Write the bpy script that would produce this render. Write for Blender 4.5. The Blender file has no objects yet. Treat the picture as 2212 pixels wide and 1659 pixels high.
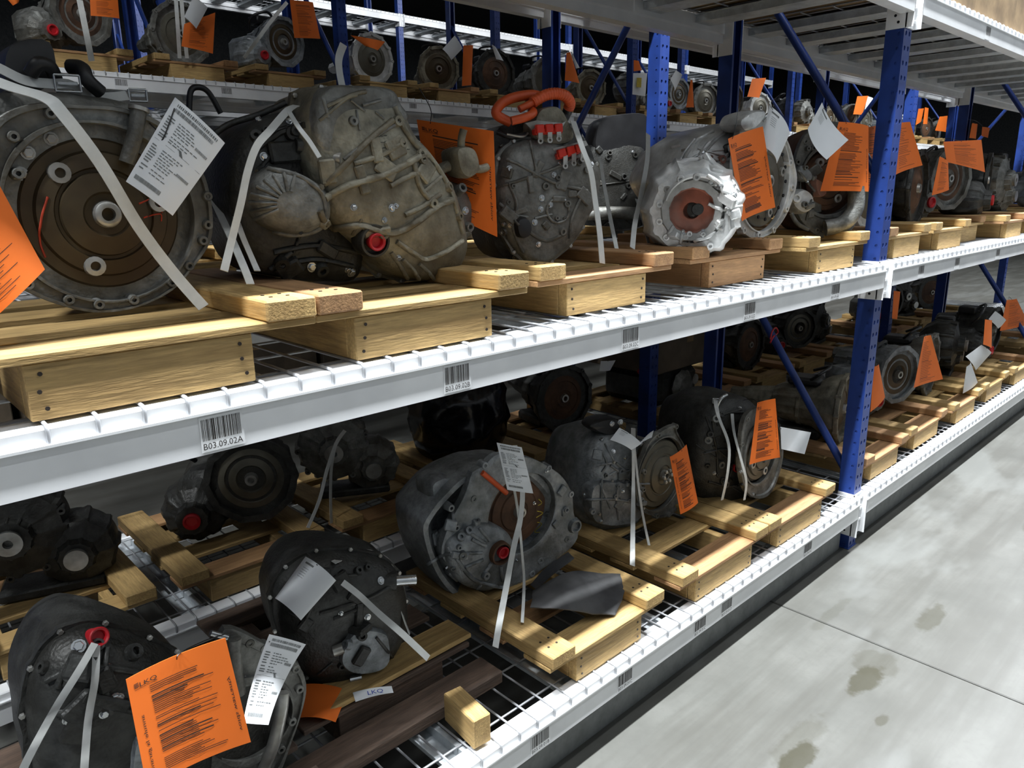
import bpy, bmesh, math, random
from mathutils import Vector, Matrix, noise
from mathutils.bvhtree import BVHTree
random.seed(7)
R = math.radians
scene = bpy.context.scene
COL = scene.collection

# ------------------------------------------------------------------ camera
CAM = Vector((-3.0461, -1.1378, 1.5168)); FPX = 1602.0; CX, CY = 1106.0, 829.5
YAW, PITCH, ROLL = 0.7547, 0.2538, -0.0149
fw = Vector((math.sin(YAW)*math.cos(PITCH), math.cos(YAW)*math.cos(PITCH), -math.sin(PITCH)))
_r = Vector((math.cos(YAW), -math.sin(YAW), 0)); _u = _r.cross(fw)
rt = _r*math.cos(ROLL) + _u*math.sin(ROLL); up = -_r*math.sin(ROLL) + _u*math.cos(ROLL)
cd = bpy.data.cameras.new('camera'); cam = bpy.data.objects.new('camera', cd); COL.objects.link(cam)
cd.sensor_width = 36.0; cd.lens = 36.0*FPX/2212.0; cd.clip_start = 0.05; cd.clip_end = 200
m = Matrix((rt, up, -fw)).transposed().to_4x4(); m.translation = CAM
cam.matrix_world = m
scene.camera = cam

# ------------------------------------------------------------------ world, exposure
w = bpy.data.worlds.new('world'); scene.world = w; w.use_nodes = True
w.node_tree.nodes['Background'].inputs[0].default_value = (0.80, 0.90, 1.0, 1)
w.node_tree.nodes['Background'].inputs[1].default_value = 0.002
scene.view_settings.view_transform = 'Standard'; scene.view_settings.look = 'None'
scene.view_settings.gamma = 1.0; scene.view_settings.use_curve_mapping = False
scene.view_settings.exposure = 0.0
FILL_W = 28.0       # watts of each fill lamp added to brighten the beam faces
cy = scene.cycles; cy.max_bounces = 4; cy.diffuse_bounces = 3; cy.glossy_bounces = 2; cy.transmission_bounces = 1; cy.caustics_reflective = False; cy.caustics_refractive = False; cy.adaptive_threshold = 0.03
AISLE_W = 390.0      # watts of each lamp over the near aisle
FAR_W = 4.0        # watts of each lamp over the aisles behind

# ------------------------------------------------------------------ pixel -> world
def ray(px, py): return fw + rt*((px-CX)/FPX) - up*((py-CY)/FPX)
def atY(px, py, Y): d = ray(px, py); return CAM + d*((Y-CAM.y)/d.y)
def atZ(px, py, Z): d = ray(px, py); return CAM + d*((Z-CAM.z)/d.z)
def atX(px, py, X): d = ray(px, py); return CAM + d*((X-CAM.x)/d.x)
def onplane(px, py, p0, n): d = ray(px, py); return CAM + d*((p0-CAM).dot(n)/d.dot(n))

# ------------------------------------------------------------------ materials
MATS = {}
def mat(name, col, rough=.6, metal=0.0, var=.25, scale=18, bump=.15, dirt=None, dirt_amt=.5, dirt_scale=5, rnd=.0, stretch=None, spec=.5, bscale=None, trans=0):
    M = bpy.data.materials.new(name); M.use_nodes = True; N = M.node_tree.nodes; L = M.node_tree.links
    b = N['Principled BSDF']; b.inputs['Roughness'].default_value = rough; b.inputs['Metallic'].default_value = metal
    b.inputs['Specular IOR Level'].default_value = spec
    tc = N.new('ShaderNodeTexCoord'); oi = N.new('ShaderNodeObjectInfo')
    mp = N.new('ShaderNodeMapping'); L.new(tc.outputs['Object'], mp.inputs[0])
    if stretch: mp.inputs['Scale'].default_value = stretch
    ml = N.new('ShaderNodeVectorMath'); ml.operation = 'MULTIPLY_ADD'
    cx = N.new('ShaderNodeCombineXYZ')
    for k in range(3): L.new(oi.outputs['Random'], cx.inputs[k])
    L.new(cx.outputs[0], ml.inputs[0]); ml.inputs[1].default_value = (37, 19, 53); L.new(mp.outputs[0], ml.inputs[2])
    n1 = N.new('ShaderNodeTexNoise'); n1.inputs['Scale'].default_value = scale; n1.inputs['Detail'].default_value = 3; n1.inputs['Roughness'].default_value = .65
    L.new(ml.outputs[0], n1.inputs['Vector'])
    cr = N.new('ShaderNodeValToRGB'); cr.color_ramp.elements[0].position = .3; cr.color_ramp.elements[1].position = .72
    a = [max(0, c*(1-var)) for c in col]; c2 = [min(1, c*(1+var)) for c in col]
    cr.color_ramp.elements[0].color = (*a, 1); cr.color_ramp.elements[1].color = (*c2, 1)
    L.new(n1.outputs['Fac'], cr.inputs[0]); out = cr.outputs[0]
    if dirt:
        n2 = N.new('ShaderNodeTexNoise'); n2.inputs['Scale'].default_value = dirt_scale; n2.inputs['Detail'].default_value = 3
        L.new(ml.outputs[0], n2.inputs['Vector'])
        r2 = N.new('ShaderNodeValToRGB'); r2.color_ramp.elements[0].position = .42; r2.color_ramp.elements[1].position = .66
        r2.color_ramp.elements[1].color = (dirt_amt,)*3+(1,)
        L.new(n2.outputs['Fac'], r2.inputs[0])
        mx = N.new('ShaderNodeMixRGB'); L.new(r2.outputs[0], mx.inputs[0]); L.new(out, mx.inputs[1]); mx.inputs[2].default_value = (*dirt, 1); out = mx.outputs[0]
    if rnd:
        mr = N.new('ShaderNodeMapRange'); mr.inputs[3].default_value = 1-rnd; mr.inputs[4].default_value = 1+rnd; L.new(oi.outputs['Random'], mr.inputs[0])
        hs = N.new('ShaderNodeHueSaturation'); L.new(mr.outputs[0], hs.inputs['Value']); L.new(out, hs.inputs['Color']); out = hs.outputs[0]
    L.new(out, b.inputs['Base Color'])
    if bump:
        bp = N.new('ShaderNodeBump'); bp.inputs['Strength'].default_value = bump; bp.inputs['Distance'].default_value = .003
        nb = n1
        if bscale:
            nb = N.new('ShaderNodeTexNoise'); nb.inputs['Scale'].default_value = bscale; nb.inputs['Detail'].default_value = 1; L.new(ml.outputs[0], nb.inputs['Vector'])
        L.new(nb.outputs['Fac'], bp.inputs['Height']); L.new(bp.outputs[0], b.inputs['Normal'])
    if trans: b.inputs['Transmission Weight'].default_value = trans
    MATS[name] = M; return M
mat('pine', (.43, .285, .112), .75, var=.28, scale=14, stretch=(1.2, 14, 14), bump=.4, dirt=(.22, .125, .04), dirt_amt=.45, dirt_scale=2.2, rnd=.16)
mat('pine_pink', (.40, .225, .10), .75, var=.25, scale=14, stretch=(1.2, 14, 14), bump=.35, dirt=(.22, .11, .05), dirt_amt=.5, dirt_scale=2.5, rnd=.14)
mat('old_wood', (.085, .055, .038), .85, var=.4, scale=12, stretch=(1.2, 12, 12), bump=.5, dirt=(.03, .02, .015), dirt_amt=.6, dirt_scale=3, rnd=.2)
mat('nail', (.05, .04, .035), .5, .6, bump=0)
mat('white_paint', (.88, .89, .90), .35, 0, var=.03, scale=8, bump=.05, dirt=(.62, .63, .66), dirt_amt=.35, dirt_scale=6)
mat('grey_rail', (.22, .23, .23), .6, .2, var=.2)
mat('blue_paint', (.016, .046, .225), .38, 0, var=.15, scale=10, bump=.06, dirt=(.01, .02, .09), dirt_amt=.4, dirt_scale=9)
mat('hole_dark', (.004, .004, .006), .9, bump=0)
mat('wire_zinc', (.40, .41, .43), .45, .4, var=.1, bump=0)
mat('galv', (.62, .66, .69), .42, .25, var=.2, scale=25, bump=.05, dirt=(.25, .28, .3), dirt_amt=.4)
mat('cast_alu', (.20, .203, .19), .5, .35, var=.5, scale=26, bump=.5, dirt=(.07, .062, .045), dirt_amt=.75, dirt_scale=7, bscale=160)
mat('cast_alu_pale', (.74, .75, .74), .38, .3, var=.22, scale=20, bump=.3, dirt=(.25, .25, .23), dirt_amt=.6, dirt_scale=8, bscale=150)
mat('cast_alu_blue', (.27, .29, .305), .48, .35, var=.48, scale=26, bump=.5, dirt=(.08, .09, .085), dirt_amt=.7, dirt_scale=7, bscale=150)
mat('cast_alu_tan', (.25, .235, .18), .55, .3, var=.48, scale=24, bump=.5, dirt=(.085, .065, .038), dirt_amt=.8, dirt_scale=5.5, bscale=150)
mat('cast_dark', (.045, .046, .043), .48, .3, var=.6, scale=24, bump=.5, dirt=(.02, .018, .014), dirt_amt=.7, dirt_scale=7, bscale=150)
mat('machined', (.50, .50, .48), .35, .6, var=.25, scale=25, bump=.1, dirt=(.16, .14, .1), dirt_amt=.6, dirt_scale=12)
mat('steel', (.55, .57, .58), .25, .9, var=.15, bump=.05)
mat('black_plastic', (.012, .012, .013), .42, 0, var=.3, bump=.1)
mat('black_film', (.006, .006, .008), .16, 0, var=.2, scale=9, bump=.9)
mat('rubber', (.03, .03, .032), .7, 0, var=.4, scale=14, bump=.4, dirt=(.10, .10, .10), dirt_amt=.5, dirt_scale=9)
mat('converter', (.075, .055, .028), .5, .45, var=.35, scale=9, bump=.15, dirt=(.06, .035, .018), dirt_amt=.7, dirt_scale=6)
mat('converter_grey', (.13, .122, .095), .45, .5, var=.3, scale=10, bump=.12, dirt=(.06, .05, .035), dirt_amt=.6, dirt_scale=6)
mat('rust', (.12, .06, .032), .7, .2, var=.45, scale=16, bump=.4, dirt=(.04, .025, .018), dirt_amt=.7, dirt_scale=7)
mat('rust_red', (.30, .09, .05), .6, .2, var=.4, scale=16, bump=.3, dirt=(.25, .22, .2), dirt_amt=.5, dirt_scale=9)
mat('red_cap', (.50, .012, .02), .4, 0, var=.15, bump=.05)
mat('red_plastic', (.62, .03, .015), .35, 0, var=.12, bump=.05)
mat('orange_cable', (.68, .10, .022), .42, 0, var=.12, bump=.08)
mat('orange_paper', (.80, .16, .012), .7, 0, var=.05, scale=6, bump=.08)
mat('white_paper', (.74, .76, .78), .65, 0, var=.04, scale=6, bump=.08)
mat('ink', (.025, .018, .015), .8, bump=0)
mat('ink_grey', (.16, .17, .17), .8, bump=0)
mat('ink_blue', (.02, .05, .35), .8, bump=0)
mat('paint_red', (.45, .05, .02), .7, bump=0)
mat('paint_yellow', (.55, .42, .05), .7, bump=0)
mat('strap', (.60, .61, .59), .42, 0, var=.08, scale=30, bump=.08)
mat('cardboard', (.30, .2, .1), .8, var=.3, scale=9, bump=.2, dirt=(.12, .07, .03), dirt_amt=.7, dirt_scale=6)
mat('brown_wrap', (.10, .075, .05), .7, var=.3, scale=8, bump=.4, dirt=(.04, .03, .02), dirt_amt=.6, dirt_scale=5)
mat('ceiling_grey', (.09, .095, .1), .9, bump=0)
mat('lamp_body', (.7, .7, .7), .5, bump=0)
E_ = bpy.data.materials.new('lamp_glow'); E_.use_nodes = True
_b = E_.node_tree.nodes['Principled BSDF']; _b.inputs['Emission Color'].default_value = (.9, .96, 1, 1); _b.inputs['Emission Strength'].default_value = 9; MATS['lamp_glow'] = E_

def concrete():
    M = bpy.data.materials.new('concrete'); M.use_nodes = True; N = M.node_tree.nodes; L = M.node_tree.links; b = N['Principled BSDF']
    b.inputs['Roughness'].default_value = .42; b.inputs['Specular IOR Level'].default_value = .35
    g = N.new('ShaderNodeNewGeometry'); pos = g.outputs['Position']
    def nz(scale, detail=5, st=None, rough=.6):
        n = N.new('ShaderNodeTexNoise'); n.inputs['Scale'].default_value = scale; n.inputs['Detail'].default_value = detail; n.inputs['Roughness'].default_value = rough
        if st:
            mp = N.new('ShaderNodeMapping'); mp.inputs['Scale'].default_value = st; L.new(pos, mp.inputs[0]); L.new(mp.outputs[0], n.inputs['Vector'])
        else: L.new(pos, n.inputs['Vector'])
        return n.outputs['Fac']
    def ramp(v, p0, c0, p1, c1):
        r = N.new('ShaderNodeValToRGB'); r.color_ramp.elements[0].position = p0; r.color_ramp.elements[1].position = p1
        r.color_ramp.elements[0].color = (*c0, 1); r.color_ramp.elements[1].color = (*c1, 1); L.new(v, r.inputs[0]); return r.outputs[0]
    def mix(f, a, c):
        x = N.new('ShaderNodeMixRGB'); L.new(f, x.inputs[0]); L.new(a, x.inputs[1])
        if isinstance(c, tuple): x.inputs[2].default_value = (*c, 1)
        else: L.new(c, x.inputs[2])
        return x.outputs[0]
    base = ramp(nz(2.6, 5), .3, (.080, .080, .072), .7, (.132, .132, .121))
    base = mix(ramp(nz(3.0, 4, (.3, 3.4, 1)), .42, (0,)*3, .60, (.62,)*3), base, (.07, .068, .059))      # tyre and wear streaks along the aisle
    base = mix(ramp(nz(45, 3), .5, (0,)*3, .8, (.35,)*3), base, (.078, .078, .071))
    base = mix(ramp(nz(1.7, 4, (.6, 1.6, 1)), .54, (0,)*3, .62, (.45,)*3), base, (.165, .17, .162))
    # oil stains
    wob = nz(16, 3)
    for (sx, sy, rx, ry, k) in ((-.84, -.41, .10, .036, .8), (-.73, -.40, .09, .06, .35), (-.32, -.43, .11, .034, .55), (-1.32, -.42, .10, .03, .8), (-1.0, -.52, .035, .016, .6), (-.55, -.17, .16, .02, .2), (.9, -.5, .2, .04, .4), (-1.25, -.39, .13, .04, .3)):
        sb = N.new('ShaderNodeVectorMath'); sb.operation = 'SUBTRACT'; L.new(pos, sb.inputs[0]); sb.inputs[1].default_value = (sx, sy, 0)
        mu = N.new('ShaderNodeVectorMath'); mu.operation = 'MULTIPLY'; L.new(sb.outputs[0], mu.inputs[0]); mu.inputs[1].default_value = (1/rx, 1/ry, 0)
        ln = N.new('ShaderNodeVectorMath'); ln.operation = 'LENGTH'; L.new(mu.outputs[0], ln.inputs[0])
        ad = N.new('ShaderNodeMath'); ad.operation = 'MULTIPLY_ADD'; L.new(wob, ad.inputs[0]); ad.inputs[1].default_value = 1.5; L.new(ln.outputs['Value'], ad.inputs[2])
        f = ramp(ad.outputs[0], .0, (k,)*3, .2, (0,)*3)
        f.node.color_ramp.elements[0].position = .84; f.node.color_ramp.elements[1].position = 1.0
        mr = N.new('ShaderNodeMapRange'); mr.inputs[1].default_value = 0; mr.inputs[2].default_value = 1.9; L.new(ad.outputs[0], mr.inputs[0]); L.new(mr.outputs[0], f.node.inputs[0])
        base = mix(f, base, (.028, .025, .009))
    L.new(base, b.inputs['Base Color'])
    bp = N.new('ShaderNodeBump'); bp.inputs['Strength'].default_value = .1; bp.inputs['Distance'].default_value = .003; L.new(nz(30, 2), bp.inputs['Height']); L.new(bp.outputs[0], b.inputs['Normal'])
    MATS['concrete'] = M
concrete()

# ------------------------------------------------------------------ mesh builder
class MB:
    def __init__(s): s.v = []; s.f = []
    def add(s, vs, fs):
        o = len(s.v); s.v += [tuple(v) for v in vs]; s.f += [tuple(i+o for i in f) for f in fs]; return s
    def box(s, x0, x1, y0, y1, z0, z1, c=0.0, M=None):
        if c <= 0:
            vs = [(x, y, z) for z in (z0, z1) for y in (y0, y1) for x in (x0, x1)]
            fs = [(0, 2, 3, 1), (4, 5, 7, 6), (0, 1, 5, 4), (2, 6, 7, 3), (0, 4, 6, 2), (1, 3, 7, 5)]
        else:
            vs = []; idx = {}
            X = (x0, x1); Y = (y0, y1); Z = (z0, z1)
            for i in (0, 1):
                for j in (0, 1):
                    for k in (0, 1):
                        sx, sy, sz = (1-2*i)*c, (1-2*j)*c, (1-2*k)*c
                        for a, d in enumerate(((0, sy, sz), (sx, 0, sz), (sx, sy, 0))):
                            idx[i, j, k, a] = len(vs); vs.append((X[i]+d[0], Y[j]+d[1], Z[k]+d[2]))
            g = lambda i, j, k, a: idx[i, j, k, a]
            fs = []
            for i in (0, 1): fs.append((g(i, 0, 0, 0), g(i, 0, 1, 0), g(i, 1, 1, 0), g(i, 1, 0, 0))[::(1 if i == 0 else -1)])
            for j in (0, 1): fs.append((g(0, j, 0, 1), g(1, j, 0, 1), g(1, j, 1, 1), g(0, j, 1, 1))[::(1 if j == 0 else -1)])
            for k in (0, 1): fs.append((g(0, 0, k, 2), g(0, 1, k, 2), g(1, 1, k, 2), g(1, 0, k, 2))[::(1 if k == 0 else -1)])
            for j in (0, 1):
                for k in (0, 1): fs.append((g(0, j, k, 1), g(1, j, k, 1), g(1, j, k, 2), g(0, j, k, 2)))
            for i in (0, 1):
                for k in (0, 1): fs.append((g(i, 0, k, 0), g(i, 1, k, 0), g(i, 1, k, 2), g(i, 0, k, 2)))
            for i in (0, 1):
                for j in (0, 1): fs.append((g(i, j, 0, 0), g(i, j, 1, 0), g(i, j, 1, 1), g(i, j, 0, 1)))
            for i in (0, 1):
                for j in (0, 1):
                    for k in (0, 1): fs.append((g(i, j, k, 0), g(i, j, k, 1), g(i, j, k, 2)))
        if M: vs = [M @ Vector(v) for v in vs]
        return s.add(vs, fs)
    def lathe(s, prof, n=32, M=None, a0=0.0, a1=None, mod=None):
        """prof: [(r, h)] around local Z; M places it"""
        full = a1 is None; a1 = a0+2*math.pi if full else a1
        cnt = n if full else n+1; vs = []
        for r, h in prof:
            for k in range(cnt):
                a = a0+(a1-a0)*k/n; rr = r*(mod(a, h) if mod else 1)
                v = Vector((rr*math.cos(a), rr*math.sin(a), h)); vs.append(M @ v if M else v)
        fs = []
        for i in range(len(prof)-1):
            for k in range(n):
                k2 = (k+1) % cnt
                fs.append((i*cnt+k, i*cnt+k2, (i+1)*cnt+k2, (i+1)*cnt+k))
        if full:
            if prof[0] == prof[-1]: return s.add(vs, fs)
            if prof[0][0] > 1e-5: fs.append(tuple(range(n))[::-1])
            if prof[-1][0] > 1e-5: fs.append(tuple((len(prof)-1)*cnt+k for k in range(n)))
        return s.add(vs, fs)
    def tube(s, pts, r, n=10, rad=None, caps=True):
        pts = [Vector(p) for p in pts]; vs = []; fs = []; ref = None
        for i, p in enumerate(pts):
            t = (pts[min(i+1, len(pts)-1)]-pts[max(i-1, 0)]).normalized()
            if ref is None: ref = Vector((0, 0, 1)) if abs(t.z) < .9 else Vector((1, 0, 0))
            a = (ref-t*ref.dot(t)).normalized(); b = t.cross(a); ref = a
            q = rad[i] if rad else r
            for k in range(n): th = 2*math.pi*k/n; vs.append(p+a*math.cos(th)*q+b*math.sin(th)*q)
        for i in range(len(pts)-1):
            for k in range(n): fs.append((i*n+k, i*n+(k+1) % n, (i+1)*n+(k+1) % n, (i+1)*n+k))
        if caps: fs.append(tuple(range(n))[::-1]); fs.append(tuple((len(pts)-1)*n+k for k in range(n)))
        return s.add(vs, fs)
    def prism(s, poly, h0, h1, M=None):
        n = len(poly); vs = [Vector((x, y, h)) for h in (h0, h1) for x, y in poly]
        if M: vs = [M @ v for v in vs]
        fs = [tuple(range(n))[::-1], tuple(range(n, 2*n))]+[(k, (k+1) % n, n+(k+1) % n, n+k) for k in range(n)]
        return s.add(vs, fs)
    def build(s, name, material, parent=None, smooth=0, flip=False):
        me = bpy.data.meshes.new(name); me.from_pydata(s.v, [], s.f); me.update()
        bm = bmesh.new(); bm.from_mesh(me)
        bmesh.ops.recalc_face_normals(bm, faces=bm.faces); bm.to_mesh(me); bm.free()
        me.materials.append(MATS[material])
        if smooth:
            me.polygons.foreach_set('use_smooth', [True]*len(me.polygons)); me.update()
            try: me.set_sharp_from_angle(angle=R(smooth))
            except Exception: pass
        return link(name, me, parent)
def link(name, me, parent=None):
    o = bpy.data.objects.new(name, me); COL.objects.link(o)
    if parent: o.parent = parent
    return o
def tag(o, label=None, cat=None, group=None, kind=None):
    if label: o['label'] = label
    if cat: o['category'] = cat
    if group: o['group'] = group
    if kind: o['kind'] = kind
    return o
def thing(name, label, cat, loc=(0, 0, 0), group=None, rz=0):
    o = bpy.data.objects.new(name, None); COL.objects.link(o); o.location = loc; o.rotation_euler = (0, 0, rz); o.empty_display_size = .05
    return tag(o, label, cat, group)
def place(o, parent):
    """parent keeping world position (parent already sits at its final place, rotation about z only)"""
    pm = Matrix.Translation(parent.location) @ parent.rotation_euler.to_matrix().to_4x4()
    o.parent = parent; o.matrix_parent_inverse = pm.inverted(); return o
def copy_tree(o, parent=None):
    c = o.copy(); COL.objects.link(c); c.parent = parent
    for ch in list(o.children): copy_tree(ch, c)
    return c
def frame(p, n, upv=(0, 0, 1)):
    """matrix whose local +Z is n, local +Y close to upv"""
    n = Vector(n).normalized(); u = Vector(upv); x = u.cross(n)
    if x.length < 1e-4: x = Vector((1, 0, 0))
    x.normalize(); y = n.cross(x)
    M = Matrix((x, y, n)).transposed().to_4x4(); M.translation = Vector(p); return M

# ------------------------------------------------------------------ setting
Z1, Z2, Z3 = .25, 1.228, 2.215      # deck heights of the near rack
def slabs():
    base = MB().box(-16, 34, -7, 22, -.3, -.012).build('floor', 'ceiling_grey'); tag(base, kind='structure')
    xs = [-16, -9.6, -5.1, -.62, 3.86, 8.34, 12.8, 34]; ys = [-7, -2.6, 1.9, 6.4, 22]
    for i in range(len(xs)-1):
        for j in range(len(ys)-1):
            MB().box(xs[i]+.003, xs[i+1]-.003, ys[j]+.003, ys[j+1]-.003, -.01199, 0, .003).build('slab', 'concrete', base)
slabs()
tag(MB().box(-16, 34, -7, 22, 7.2, 7.4).build('ceiling', 'ceiling_grey'), kind='structure')
tag(MB().box(-16, 34, 22, 22.2, 0, 7.2).build('wall_back', 'ceiling_grey'), kind='structure')
tag(MB().box(34, 34.2, -7, 22, 0, 7.2).build('wall_right', 'ceiling_grey'), kind='structure')
tag(MB().box(-16.2, -16, -7, 22, 0, 7.2).build('wall_left', 'ceiling_grey'), kind='structure')
tag(MB().box(-16, 34, -2.8, -2.6, 0, 7.2).build('rack_standin_wall', 'ceiling_grey'), kind='structure')  # unseen dark stand-in for the opposite rack, added to cut floor bounce

ORD = ('first', 'second', 'third', 'fourth', 'fifth', 'sixth', 'seventh', 'eighth', 'ninth')
def lamp(x, y, z, watts, label, L=1.25, color=(.93, .97, 1.0)):
    t = thing('ceiling_light', label, 'light', (x, y, z), 'strip lights hung over the aisles')
    MB().box(-L/2, L/2, -.09, .09, .02, .09, .01).build('housing', 'lamp_body', t)
    MB().box(-L/2+.02, L/2-.02, -.075, .075, .0, .0195).build('diffuser', 'lamp_glow', t)
    MB().tube([(0, 0, .09), (0, 0, 7.2-z)], .008, 6).build('hanger', 'lamp_body', t)
    ld = bpy.data.lights.new('lamp_light', 'AREA'); ld.shape = 'RECTANGLE'; ld.size = L-.05; ld.size_y = .16; ld.energy = watts; ld.color = color
    lo = bpy.data.objects.new('lamp_light', ld); COL.objects.link(lo); lo.parent = t; lo.location = (0, 0, -.012)
for k in range(9):
    lamp(-6.0+k*1.9, -.52, 6.6, AISLE_W, ORD[k]+' strip light from the left, hung over the near aisle beside the rack')
for k in range(7):  # extra fill row put in to light the vertical beam faces
    lamp(-6.6+k*2.6, -1.9, 6.6, FILL_W, ORD[k]+' added fill light from the left, over the middle of the near aisle')
for k in range(5):
    lamp(-1.5+k*3.2, 2.36, 4.9, FAR_W, ORD[k]+' strip light from the left, hung over the narrow back aisle')
for k in range(4):
    lamp(0.5+k*4.0, 6.6, 5.4, FAR_W*2, ORD[k]+' strip light from the left, hung over the farthest aisle')

# ------------------------------------------------------------------ rack parts
PW, PD = .072, .066       # post width along x, depth along y
def post_mesh(h):
    b = MB(); p = .0508; n = int(h/p)
    def cells(o, ux, width, cols, nrm, hr=.0072, tear=True):
        """strip of cells along z with one eight-sided hole for each column"""
        cw = width/len(cols); o = Vector(o); ux = Vector(ux); nrm = Vector(nrm)
        for ci, cxx in enumerate(cols):
            for k in range(n):
                z0 = k*p; a0 = cw*ci; a1 = a0+cw; zc = z0+.022
                rect = [(a1, zc), (a1, z0+p), (cxx, z0+p), (a0, z0+p), (a0, zc), (a0, z0), (cxx, z0), (a1, z0)]
                hol = []
                for q in range(8):
                    th = q*math.pi/4; rr = hr*(1.0 if not tear else (1.25 if q in (1, 2, 3) else .9)); hol.append((cxx+rr*math.cos(th), zc+rr*1.1*math.sin(th)))
                vs = [o+ux*a+Vector((0, 0, z)) for a, z in rect]+[o+ux*a+Vector((0, 0, z)) for a, z in hol]+[o+ux*a+Vector((0, 0, z))-nrm*.0035 for a, z in hol]
                fs = [(q, (q+1) % 8, 8+(q+1) % 8, 8+q) for q in range(8)]+[(8+q, 8+(q+1) % 8, 16+(q+1) % 8, 16+q) for q in range(8)]
                b.add(vs, fs)
    cells((0, 0, 0), (0, 1, 0), PD, [.018], (-1, 0, 0), .0055, False)
    cells((0, 0, 0), (1, 0, 0), PW, [.02, .052], (0, -1, 0), .0075)
    hh = n*p
    b.add([(0, PD, 0), (0, PD, hh), (.014, PD, hh), (.014, PD, 0), (PW-.014, PD, 0), (PW-.014, PD, hh), (PW, PD, hh), (PW, PD, 0), (PW, 0, hh), (PW, 0, 0)],
          [(0, 1, 2, 3), (4, 5, 6, 7), (7, 6, 8, 9)])
    b.box(.0036, PW-.0036, .0036, .005, 0, hh); b.box(.0036, .005, .0036, PD-.002, 0, hh); b.box(PW-.005, PW-.0036, .0036, PD-.002, 0, hh)
    me = bpy.data.meshes.new('post'); me.from_pydata(b.v, [], b.f); me.update(); me.materials.append(MATS['blue_paint']); return me
POST = post_mesh(5.5)
FOOT = MB().box(-.004, PW+.004, -.004, PD+.012, 0, .005, .001).build('foot_plate', 'blue_paint'); FOOTME = FOOT.data; bpy.data.objects.remove(FOOT)
def upright(x, y0, y1, label, braces, flip=False):
    t = thing('upright_frame', label, 'rack frame', (x, y0, 0))
    o = link('post', POST, t)
    o2 = link('post', POST, t); o2.location = (PW, y1-y0, 0); o2.rotation_euler = (0, 0, math.pi)
    for yy in (0, y1-y0-PD): f = link('foot_plate', FOOTME, t); f.location = (0, yy, 0)
    for (ya, za, yb, zb) in braces:
        MB().tube([(PW/2, ya-y0, za), (PW/2, yb-y0, zb)], .017, 8).build('brace', 'blue_paint', t, 50)
    return t
def beam_mesh(L):
    """step beam profile along x, deck height at z = 0"""
    prof = [(-.030, -.096), (-.030, -.034), (-.0345, -.0325), (-.0345, -.0285), (-.026, -.0275), (-.026, -.009), (-.0235, -.0055), (.022, -.0055), (.025, -.0085), (.025, -.058), (.018, -.064), (.018, -.096)]
    b = MB(); n = len(prof)
    b.add([(x, y, z) for x in (0, L) for y, z in prof], [(k, (k+1) % n, n+(k+1) % n, n+k) for k in range(n)]+[tuple(range(n)), tuple(range(n, 2*n))[::-1]])
    return b
def clip(parent, x, side, drop=.145):
    """end connector; side=-1: post lies to the right of the beam end at x"""
    b = MB()
    if side < 0: b.box(x-.005, x-.0005, -.030, PD, -drop, .004, .0008); b.box(x-.005, x+.034, -.0085, -.0012, -drop, .004, .0012)
    else: b.box(x+.0005, x+.005, -.030, PD, -drop, .004, .0008); b.box(x-.034, x+.005, -.0085, -.0012, -drop, .004, .0012)
    c = b.build('end_connector', 'white_paint', parent)
    h = MB(); s0 = x+.012 if side < 0 else x-.012
    for k in range(3):
        zz = -.02-k*.0508; h.box(s0-.008, s0+.008, -.0145, -.0086, zz-.007, zz+.006, .002)
    h.build('hook', 'white_paint', c)
    d = MB()
    xx = x-.0054 if side < 0 else x+.0054
    for yy, zz in ((.022, -drop+.022), (.034, -drop+.045)):
        d.lathe([(.0, 0), (.005, 0), (.005, .0006), (0, .0006)], 10, frame((xx, yy, zz), (side, 0, 0)))
    d.build('pin_hole', 'hole_dark', c)
TXT = {}
def text_mesh(s):
    if s not in TXT:
        cu = bpy.data.curves.new('t', 'FONT'); cu.body = s; cu.size = 1; cu.resolution_u = 2
        o = bpy.data.objects.new('t', cu); COL.objects.link(o); dg = bpy.context.evaluated_depsgraph_get()
        me = bpy.data.meshes.new_from_object(o.evaluated_get(dg))
        vs = [tuple(v.co) for v in me.vertices]; fs = [tuple(p.vertices) for p in me.polygons]
        bpy.data.objects.remove(o); bpy.data.meshes.remove(me)
        x1 = max(v[0] for v in vs); x0 = min(v[0] for v in vs); y1 = max(v[1] for v in vs)
        TXT[s] = ([((v[0]-x0)/(x1-x0), v[1]/.73) for v in vs], fs)
    return TXT[s]
def barcode_label(parent, x, text, y=-.0305, W=.062, z0=-.09):
    rnd = random.Random(sum(map(ord, text)) if text else int(x*100)); b = MB()
    t = MB().box(x-W/2-.003, x+W/2+.003, y-.0004, y, z0-.002, -.036).build('barcode_label', 'white_paint', parent)
    b = MB(); c = x-W/2
    while c < x+W/2-.001:
        wd = rnd.choice((.0008, .0008, .0014, .002)); b.add([(c, y-.0008, z0+.016), (c+wd, y-.0008, z0+.016), (c+wd, y-.0008, -.040), (c, y-.0008, -.040)], [(0, 1, 2, 3)])
        c += wd+rnd.choice((.0008, .0011, .0018))
    b.build('bars', 'ink', t)
    if text:
        vs, fs = text_mesh(text); b = MB(); b.add([(x-W/2+u*W, y-.0008, z0+.002+v*.0105) for u, v in vs], fs); b.build('lettering', 'ink', t)
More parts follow.
